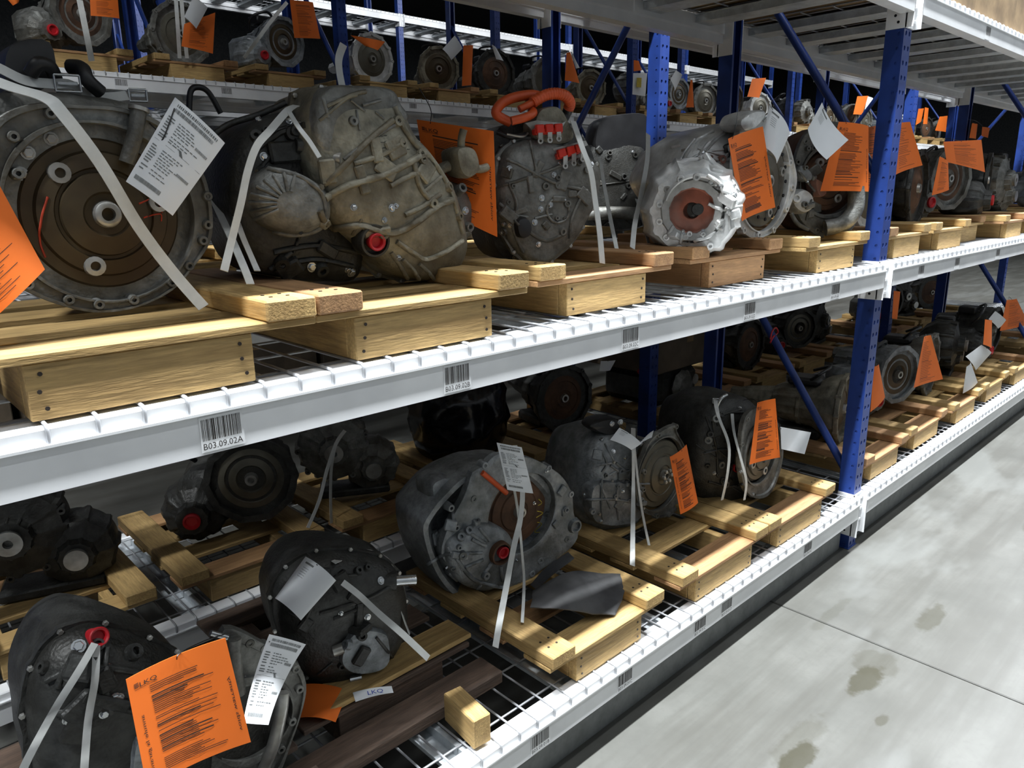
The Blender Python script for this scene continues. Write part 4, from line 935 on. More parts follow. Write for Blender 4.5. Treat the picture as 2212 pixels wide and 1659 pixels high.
u.drum('oil_seal', 'cast_dark', 1506, 452, -.01, [(.0, -.004), (.016, -.004), (.018, .004), (.03, .008)], (.80, .58, .05), 24)
for k in range(10):
    a = math.radians(60+k*27); u.boss('bolt_boss', 'cast_alu_pale', 1497+80*math.cos(a)*.93, 462+80*math.sin(a), .010, .008, .5, d=nd)
for poly in ([(1540, 395), (1572, 420), (1580, 455)], [(1528, 380), (1556, 400), (1570, 440)], [(1556, 455), (1600, 445)], [(1530, 440), (1562, 452), (1582, 440)], [(1545, 480), (1560, 495)], [(1500, 520), (1530, 510), (1556, 490)], [(1470, 525), (1475, 500)], [(1440, 510), (1455, 488)]): u.rib('rib', 'cast_alu_pale', poly, .0055)
for q in ((1584, 400), (1586, 422), (1556, 402), (1536, 395)): u.bolt(*q, .007)
u.plane((1650, 400), .16, (0, 1, 0))
c = u.flange('cast_alu_pale', [(1722, 395), (1716, 350), (1700, 300), (1672, 262), (1640, 250), (1605, 268), (1590, 330), (1588, 420), (1594, 480), (1618, 512), (1652, 512), (1682, 490), (1706, 450)], (1655, 392), .165, .02, bosses=[(1708, 352), (1712, 405), (1700, 452), (1672, 497), (1640, 508), (1690, 300), (1608, 498)], br=.012)
u.converter(c, .15, 'converter_grey', .006, .018, 4, False, .3, .6)
for a in range(16):
    th = 2*math.pi*a/16; p = c+Vector((.125*math.cos(th), -.004, .125*math.sin(th))); u.keep(MB().lathe([(.0, .0), (.006, .0), (.006, .004), (0, .004)], 8, frame(p, (0, -1, 0))).build('drive_hole', 'hole_dark', None))
u.blob('top_bracket', 'cast_alu_pale', [(1588, 270), (1600, 246), (1628, 238), (1640, 245), (1630, 262), (1605, 285)], ((.9, .08), (1, .06), (1, .0), (.8, -.01)), sub=4, off=-.02)
u.pipe('lifting_eye', 'steel', [(1635, 262, -.02), (1640, 250, -.03), (1652, 246, -.03), (1660, 255, -.02), (1650, 262, -.02)], .007, 8)
u.plane((1540, 400), .25, (.25, .97, 0)); u.greeble([(1475, 340), (1590, 285), (1640, 330), (1600, 400), (1540, 370)], 14, 'cast_alu_pale', 14, 1.0)
u.greeble([(1545, 400), (1590, 400), (1590, 480), (1550, 490)], 8, 'cast_alu_pale', 15, .9); u.greeble([(1440, 480), (1540, 500), (1500, 530), (1450, 515)], 8, 'cast_alu_pale', 16, .8)

# -- rusty unit left of the upright
u = Unit('transmission', 'rusty brown gearbox with grey lugs left of the blue upright', 'transmission', (-.25, .22, D2), (1790, 400), .14, (.5, .87, 0))
u.blob('main_case', 'rust', [(1728, 330), (1760, 290), (1820, 270), (1855, 300), (1866, 380), (1855, 460), (1830, 500), (1770, 505), (1735, 470), (1722, 400)], ((.8, .26), (1, .18), (1, .04), (.95, .05), (.7, .09), (.4, .1)))
c = u.flange('cast_alu', [(1872, 390), (1866, 320), (1845, 280), (1800, 262), (1750, 280), (1722, 330), (1712, 400), (1722, 460), (1760, 505), (1810, 515), (1852, 480)], (1795, 390), .125, .02, bosses=[(1740, 305), (1724, 350), (1718, 400), (1730, 455), (1765, 498)], br=.011)
u.converter(c, .11, 'rust', .02, .018, 4, False, .6)
u.blob('mounting_lug', 'cast_alu_pale', [(1700, 425), (1722, 408), (1742, 420), (1745, 450), (1722, 462), (1702, 448)], ((.9, .06), (1, .04), (1, .0), (.85, -.02), (.5, -.024)), sub=4, off=-.02); u.boss('bolt_boss', 'cast_alu_pale', 1720, 428, .017, .01, .5)
u.blob('mounting_lug', 'cast_alu_blue', [(1716, 368), (1728, 358), (1745, 375), (1742, 392), (1718, 388)], ((.9, .05), (1, .03), (1, .0), (.8, -.012)), sub=4, off=-.02)
u.pipe('pick_up_tube', 'cast_alu', [(1838, 400, -.03), (1832, 450, -.04), (1806, 482, -.04), (1775, 492, -.02)], .03, 16)
u.pipe('bracket_arm', 'cast_alu', [(1702, 460, -.02), (1712, 482, -.03), (1735, 495, -.03)], .008, 8)
u.blob('mounting_lug', 'rust_red', [(1745, 385), (1762, 395), (1770, 420), (1752, 425), (1745, 405)], ((1, .04), (1, .0), (.8, -.02)), sub=4, off=-.03)
u.greeble([(1725, 330), (1760, 300), (1770, 480), (1735, 470)], 12, 'cast_alu', 17, 1.1)

# ================================================================== bottom shelf
# -- black case with red cap, lower left
u = Unit('transmission', 'black gearbox with a red cap in the lower left corner', 'transmission', (-2.62, .3, D1-PTOP*0), (250, 1520), .22, (0, 1, 0))
u.blob('main_case', 'cast_dark', [(60, 1560), (85, 1440), (140, 1380), (215, 1358), (330, 1392), (420, 1450), (470, 1560), (450, 1720), (300, 1800), (120, 1780)], ((.8, .26), (1, .16), (1, .02), (.95, -.02), (.75, -.05), (.4, -.06)))
u.cap(208, 1376, .017)
u.rib('rib', 'cast_dark', [(100, 1470), (180, 1440), (300, 1450)], .006); u.rib('rib', 'cast_dark', [(230, 1400), (225, 1470), (240, 1540)], .006); u.rib('rib', 'cast_dark', [(120, 1540), (250, 1530), (380, 1560)], .006)
u.blob('side_cover', 'cast_alu_blue', [(262, 1560), (290, 1555), (310, 1620), (300, 1700), (255, 1690)], ((1, .05), (1, .0), (.8, -.02)), sub=4, off=-.05)
u.plane((560, 1500), .16, (.15, .98, 0))
c = u.flange('cast_alu', [(662, 1478), (655, 1530), (632, 1600), (600, 1680), (540, 1740), (470, 1720), (440, 1640), (438, 1540), (460, 1440), (478, 1368), (510, 1362), (570, 1392), (640, 1432)], (545, 1560), .082, .022, bosses=[(505, 1375), (540, 1390), (572, 1402), (640, 1446), (648, 1490), (632, 1560), (608, 1620)], br=.009)
u.drum('clutch_bell', 'cast_dark', 545, 1560, .01, [(.088, .0), (.09, .03), (.07, .12), (.04, .15), (0, .15)], (0, 1, 0), 40)
u.drum('release_bearing', 'steel', 590, 1520, .03, [(.0, -.02), (.022, -.02), (.03, -.005), (.034, .05)], (0.1, .9, .3), 24)
u.pipe('clutch_fork', 'machined', [(608, 1490, -.01), (602, 1530, -.015), (588, 1600, -.01), (570, 1660, .0)], .013, 10)
u.pipe('stud', 'steel', [(452, 1362, -.01), (488, 1372, -.01)], .006, 8); u.pipe('pillar_boss', 'cast_alu', [(502, 1372, -.014), (505, 1440, -.014), (512, 1490, -.014)], .013, 12)
u.plane((250, 1520), .22, (0, 1, 0)); u.greeble([(90, 1440), (215, 1370), (420, 1460), (440, 1650), (80, 1650)], 26, 'cast_dark', 18, 1.3)
u.seam('cast_dark', [(60, 1560), (85, 1440), (140, 1380), (215, 1358), (330, 1392), (420, 1450), (470, 1560), (450, 1720), (300, 1800), (120, 1780)], .03, .006, .014, 16)

# -- black gearbox with a steel shaft
u = Unit('transmission', 'black greasy gearbox with a short steel shaft on the dark pallet', 'transmission', (-2.12, .36, D1), (740, 1350), .34, (.2, .98, 0))
u.blob('main_case', 'cast_dark', [(592, 1300), (625, 1235), (690, 1200), (780, 1200), (850, 1225), (880, 1290), (872, 1380), (820, 1450), (740, 1492), (670, 1470), (610, 1390)], ((.8, .24), (1, .14), (1, .02), (.95, -.015), (.75, -.04), (.4, -.05)))
u.pipe('output_shaft', 'steel', [(815, 1252, -.02), (852, 1244, -.03), (884, 1238, -.04)], .013, 16); u.pipe('bearing_collar', 'cast_dark', [(805, 1254, -.01), (846, 1246, -.025)], .024, 18)
u.blob('mounting_bracket', 'cast_alu_blue', [(718, 1400), (735, 1350), (770, 1335), (815, 1345), (822, 1400), (790, 1425), (740, 1425)], ((1, .03), (1, .0), (.95, -.01), (.6, -.012)), sub=4, off=-.055); u.boss('bolt_boss', 'cast_alu_blue', 750, 1392, .012, .008, .55)
u.pipe('solenoid', 'machined', [(705, 1385, -.05), (725, 1375, -.055)], .014, 12); u.pipe('solenoid', 'steel', [(742, 1448, -.045), (765, 1440, -.05)], .009, 12); u.pipe('solenoid', 'steel', [(722, 1470, -.03), (745, 1466, -.035)], .007, 12)
u.rib('case_seam', 'cast_dark', [(690, 1325), (740, 1310), (800, 1290), (850, 1262)], .005); u.rib('case_seam', 'cast_dark', [(615, 1290), (690, 1255), (780, 1240)], .004)
u.greeble([(610, 1300), (690, 1215), (840, 1230), (860, 1380), (740, 1470), (640, 1420)], 26, 'cast_dark', 19, 1.1)
u.seam('cast_dark', [(592, 1300), (625, 1235), (690, 1200), (780, 1200), (850, 1225), (880, 1290), (872, 1380), (820, 1450), (740, 1492), (670, 1470), (610, 1390)], .03, .006, .014, 14)

# -- grey transaxle bell with red cap and rusty converter
u = Unit('transaxle', 'grey cast transaxle with a red cap and a rusty brown converter', 'transmission', (-1.62, .36, D1), (1122, 1112), .36, (.12, .99, 0))
u.blob('gear_case', 'cast_alu_blue', [(918, 1150), (940, 1105), (1000, 1040), (1060, 1010), (1150, 1010), (1215, 1080), (1210, 1180), (1150, 1250), (1090, 1290), (1020, 1312), (975, 1285), (940, 1230)], ((.75, .28), (1, .17), (1, .05), (.97, .022), (.90, .022), (.78, .06), (.5, .12)))
c = u.flange('cast_alu_blue', [(1250, 1140), (1240, 1108), (1236, 1066), (1215, 1030), (1185, 1008), (1150, 990), (1110, 985), (1075, 982), (1045, 1008), (1022, 1020), (1012, 1050), (1000, 1080), (978, 1120), (962, 1160), (955, 1200), (985, 1240), (1015, 1270), (1060, 1262), (1095, 1276), (1130, 1262), (1170, 1232), (1215, 1200), (1245, 1170)], (1130, 1110), .128, .026, bosses=[(1186, 1012), (1048, 1006), (1222, 1100), (1234, 1068), (1024, 1078), (975, 1098), (1225, 1165), (1168, 1212), (1150, 1240), (1120, 1262)], br=.011, pockets=False)
u.converter(c, .116, 'rust', .03, .015, 0, False, .5, .5)
u.rib('yellow_mark', 'paint_yellow', [(1163, 1078), (1170, 1086), (1162, 1092)], .0016); u.rib('yellow_mark', 'paint_yellow', [(1160, 1104), (1172, 1108), (1158, 1118)], .0016); u.rib('yellow_mark', 'paint_yellow', [(1160, 1128), (1170, 1132), (1155, 1148), (1166, 1150)], .0016)
u.blob('differential_housing', 'cast_alu_blue', [(960, 1180), (985, 1150), (1030, 1130), (1075, 1135), (1105, 1165), (1110, 1215), (1090, 1255), (1045, 1275), (1000, 1262), (968, 1225)], ((1, .06), (1, .0), (.96, -.012), (.85, -.02), (.6, -.028)), sub=5)
u.socket(1078, 1193, .034, 'rust', .016); u.cap(1083, 1191, .0185)
for q in ((1012, 1150), (1018, 1165), (1000, 1195), (1045, 1238), (1085, 1255), (1035, 1140), (1005, 1225)): u.rib('rib', 'cast_alu_blue', [(1078+(q[0]-1078)*.48, 1193+(q[1]-1193)*.48), (1078+(q[0]-1078)*.8, 1193+(q[1]-1193)*.8), q], .0055)
for q in ((995, 1160), (1012, 1147), (1028, 1130), (998, 1198), (1047, 1242), (935, 1155)): u.boss('bolt_boss', 'cast_alu_blue', *q, .0125, .012, .4)
u.boss('dowel_bore', 'cast_alu_blue', 1240, 1135, .024, .012, .7)
u.rib('case_seam', 'cast_alu_blue', [(925, 1218), (960, 1198), (1000, 1196)], .005); u.rib('case_seam', 'cast_alu_blue', [(985, 1205), (1015, 1245), (1045, 1260), (1092, 1270)], .006); u.rib('case_seam', 'cast_alu_blue', [(1000, 1300), (1040, 1262)], .005)
u.pipe('clutch_lever', 'orange_cable', [(1040, 1020, -.004), (1066, 1042, -.006), (1092, 1064, -.004)], .008, 8)
u.blob('end_cover', 'cast_alu_blue', [(950, 1060), (985, 1040), (1010, 1055), (990, 1090), (960, 1105)], ((1, .08), (1, .02), (.8, .0)), sub=4, off=.05)
u.greeble([(930, 1150), (1000, 1090), (1000, 1240), (960, 1250)], 12, 'cast_alu_blue', 20, .9); u.greeble([(1100, 1220), (1200, 1190), (1230, 1080), (1180, 1010)], 8, 'cast_alu_blue', 21, .8)

# -- dark transaxle with an olive converter
u = Unit('transaxle', 'dark transaxle with an olive converter behind the small orange tag', 'transmission', (-1.02, .36, D1), (1400, 1030), .36, (.25, .97, 0))
u.blob('gear_case', 'cast_alu_blue', [(1258, 1110), (1262, 1040), (1285, 965), (1330, 938), (1385, 950), (1400, 1010), (1395, 1110), (1370, 1150), (1310, 1155), (1275, 1140)], ((.8, .3), (1, .2), (1, .04), (.94, .01), (.75, -.02), (.4, -.03)))
u.blob('valve_cover', 'cast_alu_blue', [(1262, 1072), (1270, 1040), (1310, 1032), (1368, 1050), (1372, 1110), (1320, 1128), (1270, 1118)], ((1, .05), (1, -.02), (.95, -.03), (.6, -.034)), sub=4, off=-.01)
for poly in ([(1300, 1035), (1298, 1080), (1302, 1120)], [(1335, 1040), (1332, 1080), (1336, 1122)], [(1268, 1080), (1320, 1078), (1368, 1085)], [(1318, 1005), (1345, 1025), (1368, 1048)], [(1330, 1000), (1355, 1020)], [(1300, 975), (1310, 1000), (1300, 1020)], [(1290, 1005), (1320, 1000)]): u.rib('rib', 'cast_alu_blue', poly, .005)
for q in ((1300, 950), (1325, 975), (1350, 988), (1298, 1126), (1262, 1068), (1345, 1060)): u.bolt(*q, .006)
u.blob('top_plug', 'black_plastic', [(1285, 930), (1300, 912), (1340, 908), (1350, 935), (1320, 945)], ((.9, .06), (1, .04), (1, .0), (.8, -.01)), sub=4, off=.03); u.bolt(1322, 915, .008); u.bolt(1340, 912, .008)
u.plane((1425, 1010), .31, (0, 1, 0))
c = u.flange('cast_alu', [(1492, 1030), (1484, 975), (1464, 935), (1458, 918), (1420, 938), (1402, 958), (1392, 985), (1388, 1030), (1390, 1080), (1400, 1105), (1422, 1120), (1450, 1112), (1475, 1088)], (1430, 1025), .135, .018, bosses=[(1462, 922), (1424, 940), (1393, 1020), (1391, 1058), (1420, 1115), (1446, 1112)], br=.010)
u.converter(c, .125, 'converter_grey', .004, .016, 0, False, .3, .7)
for k in range(6): a = k*math.pi/3; p = c+Vector((.022*math.cos(a), -.02, .022*math.sin(a))); u.keep(MB().lathe([(.007, 0), (.007, .008), (.005, .01), (0, .01)], 10, frame(p, (0, -1, 0))).build('hub_bolt', 'machined', None, 40))
u.plane((1400, 1030), .36, (.25, .97, 0)); u.greeble([(1268, 1100), (1290, 970), (1380, 960), (1390, 1110), (1300, 1145)], 26, 'cast_alu_blue', 22, .9, 'machined')

# -- dark unit left of the upright
u = Unit('transaxle', 'black transaxle with a small red cap left of the blue upright', 'transmission', (-.55, .3, D1), (1580, 980), .24, (.3, .95, 0))
u.blob('gear_case', 'cast_dark', [(1505, 1060), (1502, 980), (1520, 890), (1560, 860), (1620, 862), (1650, 900), (1660, 1000), (1630, 1075), (1570, 1092), (1525, 1085)], ((.8, .28), (1, .18), (1, .03), (.95, .0), (.75, -.025), (.4, -.03)))
u.plane((1640, 980), .15, (0, 1, 0))
c = u.flange('cast_alu', [(1692, 990), (1686, 930), (1668, 890), (1640, 880), (1612, 900), (1602, 950), (1600, 1010), (1612, 1060), (1640, 1078), (1670, 1060)], (1646, 980), .118, .018, bosses=[(1615, 905), (1604, 960), (1606, 1020), (1630, 1070)], br=.010)
u.converter(c, .106, 'converter_grey', .004, .016, 4, True, .3)
u.plane((1580, 980), .24, (.3, .95, 0)); u.cap(1588, 1008, .019)
for q in ((1556, 1003), (1530, 950), (1545, 905), (1565, 1045)): u.boss('bolt_boss', 'cast_alu', *q, .015, .012, .45)
for poly in ([(1525, 900), (1545, 960), (1550, 1030)], [(1520, 980), (1560, 970), (1600, 975)], [(1530, 1040), (1570, 1050), (1605, 1045)]): u.rib('rib', 'cast_dark', poly, .005)
u.pipe('shift_lever', 'steel', [(1545, 878, -.01), (1550, 858, -.02), (1562, 850, -.02)], .007, 8)
u.greeble([(1510, 1050), (1525, 890), (1600, 870), (1600, 1070)], 26, 'cast_dark', 23, 1.0, 'machined')

# black rubber mat folded on the pallet
def mat_sheet(label, pts, name='rubber_mat', m='rubber', th=.0025, n=14):
    g = [[Vector(atY(*q)) for q in rw] for rw in pts]; rows = [cat(rw, 6, False) for rw in g]; cols = list(zip(*rows)); grid = [cat(c_, 6, False) for c_ in cols]
    A = len(grid); B_ = len(grid[0]); b = MB(); vs = []
    for e in (0, -th):
        for i in range(A):
            for j in range(B_): v = grid[i][j]; vs.append(v+Vector((0, 0, e))+noise.noise_vector(v*30)*.002)
    q = A*B_; fs = [(i*B_+j, i*B_+j+1, (i+1)*B_+j+1, (i+1)*B_+j) for i in range(A-1) for j in range(B_-1)]; fs += [tuple(k+q for k in f)[::-1] for f in fs]
    rim = [j for j in range(B_)]+[i*B_+B_-1 for i in range(1, A)]+[(A-1)*B_+j for j in range(B_-2, -1, -1)]+[i*B_ for i in range(A-2, 0, -1)]
    fs += [(rim[k], rim[(k+1) % len(rim)], rim[(k+1) % len(rim)]+q, rim[k]+q) for k in range(len(rim))]
    return tag(b.add(vs, fs).build(name, m, None, 60), label, 'mat')
mat_sheet('black rubber mat lying over the front edge of the pale pallet', [[(1150, 1275, .24), (1230, 1235, .20), (1300, 1238, .16), (1356, 1240, .13)], [(1150, 1295, .19), (1220, 1275, .14), (1290, 1280, .10), (1350, 1275, .07)], [(1145, 1312, .15), (1215, 1315, .09), (1280, 1325, .06), (1330, 1328, .03)]])
mat_sheet('black rubber strip curled up beside the grey transaxle', [[(1145, 1262, .26), (1180, 1225, .24), (1228, 1192, .22)], [(1160, 1272, .24), (1195, 1240, .22), (1240, 1205, .20)]], name='rubber_strip')
# loose boards on the bottom shelf
def plank(label, a, b_, y, z, w=.09, h=.03, m='old_wood'):
    a = Vector(a); b_ = Vector(b_); d = b_-a; o = MB().box(0, d.length, -w/2, w/2, 0, h, .003).build('plank', m); o.location = a; o.rotation_euler = (0, 0, math.atan2(d.y, d.x)); return tag(o, label, 'board', 'loose boards on the bottom shelf')
plank('dark weathered board lying along the front of the bottom shelf', (-2.75, .178, Z1+.003), (-1.90, .178, Z1+.003), 0, 0, .09, .036)
plank('short pale block standing at the edge of the bottom shelf', (-2.078, .125, Z1+.003), (-2.092, -.004, Z1+.003), 0, 0, .05, .078, 'pine')
plank('pale board end with a broken corner on the dark pallet', (-2.36, .285, Z1+PTOP+.004), (-1.915, .29, Z1+PTOP+.004), 0, 0, .10, .014, 'pine')

# ================================================================== machines farther off
rd = random.Random(21)
for k, (a, b, y) in enumerate(pp[:6]):
    if b < 4.4: put((8, 5, 7, 4, 2, 1)[k], (a+b)/2, y+.16, D2+(RL if k in (2, 4) else 0)*0, 'on %s pallet right of the upright, middle shelf' % on[k], (-.1, .1, -.3, .2, 0, .1)[k], (1.0, 1.05, 1.1, 1.1, 1.1, 1.0)[k])
for k, (a, b, y) in enumerate(pl[:5]):
    put((3, 1, 0, 6, 4)[k], (a+b)/2, y+.2, D1, 'on %s pallet past the upright, bottom shelf' % on[k], (.2, -.3, .1, .2, 0)[k], 1.08)
n2 = 0
for k in range(12):
    a = -2.5+k*.6
    if any(a < q+.15 and a+.5 > q-.02 for q in (0, 3.2)) or k == 3: continue
    put((4, 5, 6, 4, 5, 2, 0, 4, 3, 5, 1, 6)[k], a+.25, Y2+.2, D2, 'in the dark, %s place, second rack middle shelf' % on[k], rd.uniform(-.4, .4), 1.0)
kk = 0
for k in range(14):
    a = -2.95+k*.57+(.1 if k > 4 else 0)
    if k in (2, 3, 5, 6) or (a < 3.3 and a+.5 > 3.18): continue
    put((6, 4, 2, 6, 5, 0, 6, 5, 4, 6, 5, 4, 6, 5)[k], a+.25, Y2+.2, D1, 'in the dark, %s place, second rack bottom shelf' % on[k], rd.uniform(-.5, .3), (1.1 if k < 2 else 1.0))
put(2, -1.68, Y2+.14, D1+RL, 'lit faintly behind the grey transaxle with the red cap', -.5, 1.02)
for k, (a, b) in enumerate(P3):
    put((7, 0, 1, 8, 3, 5, 0, 3, 2, 1, 0, 7, 8, 5, 2, 3)[k % 16], (a+b)/2, Y3+.2, Z3-.02+PTOP+.002, '%s from left on shelf across back aisle' % on[k], rd.uniform(-.35, .25), 1.12)
# large brown carton and a black wrapped bundle in the second rack
def carton(label, x0, x1, y0, y1, z, h, m='brown_wrap'):
    t = thing('carton', label, 'box', ((x0+x1)/2, y0, z)); W = (x1-x0)/2
    MB().box(-W, W, 0, y1-y0, 0, h, .006).build('body', m, t)
    MB().box(-W+.005, -.002, .004, y1-y0-.004, h, h+.004, .001).build('flap', m, t); MB().box(.002, W-.005, .004, y1-y0-.004, h, h+.004, .001).build('flap', m, t)
    MB().box(-.03, .03, -.0008, .0, h*.5, h, 0).build('tape', 'cardboard', t); return t
carton('large brown carton in the dark behind the bottom shelf brace', .12, .72, Y2+.04, Y2+.6, D1+.22, .28)
pallet(.13, .70, Y2+.03, Z1, 'pallet under the large brown carton in the second rack', rails=False)
MB_ = thing('gearbox', 'grey gearbox under the large brown carton in the second rack', 'transmission', (.42, Y2+.2, D1))
MB().box(-.2, .2, -.1, .3, 0, .20, .04).build('case', 'cast_dark', MB_); MB().lathe([(.08, .0), (.09, -.02), (.06, -.05), (0, -.05)], 30, frame((0, -.1, .1), (0, 1, 0)), mod=ribmod(9, .08, .3)).build('end_cover', 'cast_alu', MB_, 40); MB().lathe([(.03, 0), (.03, .03), (0, .03)], 16, frame((.12, -.1, .12), (0, -1, 0))).build('output_flange', 'machined', MB_, 40)
def bundle(label, x, y, z, rx, ry, rz_, seed=3):
    b = MB(); n = 30; rows = 16; vs = []
    for j in range(rows+1):
        for k in range(n):
            a = 2*math.pi*k/n; t = j/rows; ph = math.pi*t; r = math.sin(ph)**.45
            v = Vector((x+rx*r*math.cos(a), y+ry*r*math.sin(a), z+rz_*(1-math.cos(ph))/2)); v += noise.noise_vector(v*14+Vector((seed, 0, 0)))*.028*math.sin(ph); v.z = max(v.z, z); vs.append(v)
    b.add(vs, [(j*n+k, j*n+(k+1) % n, (j+1)*n+(k+1) % n, (j+1)*n+k) for j in range(rows) for k in range(n)]); return tag(b.build('wrapped_bundle', 'black_film', None, 40), label, 'bundle')
bundle('gearbox bundle wrapped in shiny black film behind the grey transaxle', -1.02, Y2+.3, D1+RL*0, .23, .22, .42)
bundle('black film bundle at the lower left in the second rack', -2.62+.0, Y2+.42, D1+.32, .01, .01, .01) if False else None
for k in range(15):  # cartons added to hide the lit floor and keep the gaps dark
    carton('%s added carton from the left hiding lit floor under the rack across the back aisle' % on[k], -4.2+k*.95, -3.3+k*.95, Y3+.1, Y3+.66, .001, .98, 'brown_wrap')
# goods filling the top shelf over the nearest bay and the second rack, packed solid to block lamp light
for bi, nb in enumerate(('nearest bay', 'bay past the upright', 'farthest bay')):
    for k in range(5):
        a = bays[bi][0]+.02+k*.62; carton('%s brown carton from the left on the top shelf, %s' % (on[k], nb), a, a+.61, -.012+.01*(k % 3), .73, Z3+.002, (.62, .7, .55, .66, .6)[k], 'cardboard')
for k in range(10):  # boxes put in here to stop lamp light passing through
    a = -3.05+k*.6
    if a < .1 and a+.55 > -.02: continue
    if a < 3.3 and a+.55 > 3.18: continue
    carton('%s added light-blocking carton from the left on the top shelf of the second rack' % on[k], a, a+.54, Y2+.05, Y2+.66, Z2T+.002, .84, 'brown_wrap')
for bi in range(3):  # stacks added out of view to keep near-aisle light off the far rack
    for li, zz in enumerate((3.5, 4.5)):
        for k in range(4):
            a = bays[bi][0]+.06+k*.76; carton('added light-blocking carton high up in the second rack, bay %s, level %s, place %s' % (('one', 'two', 'three')[bi], ('four', 'five')[li], ('one', 'two', 'three', 'four')[k]), a, a+.72, Y2+.05, Y2+.7, zz+.002, .86 if li == 0 else .95)

# ================================================================== straps
strap('white strap crossing the round brown bell housing to its pallet', [(-40, 165, .30), (30, 190, .26), (100, 212, .19), (135, 245, .17), (215, 350, .165), (300, 490, .165), (375, 590, .15), (440, 664, .11)], .019, (1, 0, .5))
strap('white strap with a metal buckle over the top of the bell housing', [(-40, 130, .30), (0, 148, .30), (55, 174, .30), (110, 181, .30), (150, 182, .30), (185, 200, .31), (230, 210, .32), (275, 206, .33)], .016, (0, .3, 1))
strap('white strap slanting down right of the brown bell housing', [(440, 380, .42), (465, 440, .34), (500, 515, .22), (528, 580, .13), (541, 614, .10)], .014)
strap('white strap running down the left side of the tan gearbox', [(640, 228, .24), (622, 238, .20), (585, 280, .18), (555, 315, .17), (535, 370, .16), (520, 440, .15), (500, 520, .14), (484, 585, .11)], .013)
strap('white strap hooked on the sensor of the tan gearbox', [(622, 238, .20), (645, 275, .17), (668, 305, .16), (690, 340, .15)], .010)
strap('grey strap left of the ribbed end cover', [(478, 350, .36), (498, 430, .3), (520, 500, .24), (545, 560, .2), (556, 585, .16)], .011)
strap('white strap down the right side of the transaxle with orange cables', [(1238, 262, .2), (1258, 320, .15), (1276, 370, .13), (1285, 430, .12), (1295, 500, .10), (1301, 569, .075)], .020)
strap('thin white strap behind the orange cable transaxle', [(1295, 340, .5), (1305, 400, .42), (1318, 470, .33), (1332, 538, .24)], .015)
strap('white strap left of the pale aluminium transaxle', [(1400, 290, .42), (1398, 345, .36), (1385, 420, .3), (1372, 480, .26), (1366, 536, .21)], .018)
strap('short white strap end below the pale aluminium transaxle', [(1375, 430, .4), (1390, 480, .35), (1402, 530, .30)], .012)
strap('white strap in front of the grey transaxle with the red cap', [(1112, 962, .36), (1128, 1050, .30), (1124, 1120, .26), (1110, 1180, .22), (1095, 1260, .17), (1078, 1350, .105), (1070, 1398, .075)], .017)
strap('thin white strap behind the grey transaxle with the red cap', [(1100, 1000, .32), (1118, 1100, .30), (1128, 1200, .26), (1132, 1260, .24), (1128, 1345, .15)], .009)
strap('white strap in front of the dark transaxle with the olive converter', [(1368, 925, .40), (1368, 970, .31), (1368, 1050, .28), (1367, 1130, .2), (1366, 1222, .09)], .016)
strap('thin white strap beside the olive converter', [(1370, 960, .33), (1378, 1040, .3), (1388, 1110, .26), (1402, 1178, .20)], .011)
strap('white strap bent over the black transaxle left of the upright', [(1545, 862, .27), (1552, 900, .20), (1574, 960, .15), (1572, 1020, .14), (1560, 1080, .15)], .016)
strap('second white strap over the black transaxle left of the upright', [(1580, 870, .26), (1585, 930, .18), (1600, 990, .14), (1612, 1040, .13), (1608, 1080, .13)], .014)
strap('white strap over the black gearbox with the steel shaft', [(720, 1215, .32), (790, 1190, .36), (845, 1215, .34), (855, 1270, .30), (870, 1330, .28), (885, 1370, .26)], .013, (.6, .8, 0))
strap('white strap slanting to the dark board in front', [(740, 1258, .28), (775, 1285, .25), (818, 1325, .2), (870, 1370, .16), (925, 1422, .13)], .016)
strap('grey strap below the red cap of the black gearbox', [(205, 1390, .18), (170, 1450, .15), (120, 1530, .12), (60, 1640, .06), (40, 1690, .03)], .012)
strap('second grey strap below the red cap of the black gearbox', [(208, 1395, .18), (205, 1470, .15), (190, 1560, .14), (180, 1690, .06)], .012)
strap('grey strap on the ribbed transfer case in the dark', [(745, 930, 1.15), (725, 960, 1.12), (705, 1020, 1.11), (690, 1080, 1.10), (665, 1140, 1.10)], .013)
strap('thin grey strap beside the ribbed transfer case in the dark', [(725, 960, 1.12), (716, 1010, 1.12), (714, 1070, 1.12), (716, 1130, 1.15)], .011)
strap('white strap on the far shelf above the brown bell housing', [(172, 0, 3.55), (182, 50, 3.5), (190, 90, 3.5), (198, 132, 3.55)], .03)
strap('left one of two white straps by the far white tag', [(380, 0, 3.6), (384, 60, 3.55), (388, 126, 3.58)], .022); strap('right one of two white straps by the far white tag', [(392, 0, 3.6), (397, 60, 3.55), (404, 126, 3.58)], .022)
strap('white strap end standing up from the top of the tan gearbox', [(742, 96, .36), (732, 125, .34), (733, 155, .33), (742, 200, .32)], .016)
strap('grey strap at the far ribbed case left of the orange tag', [(620, 5, 3.58), (590, 40, 3.55), (560, 80, 3.5), (527, 125, 3.55)], .022)
strap('grey strap in the shade left of the low brace', [(1725, 890, .8), (1735, 930, .75), (1745, 965, .7), (1760, 992, .66)], .016)
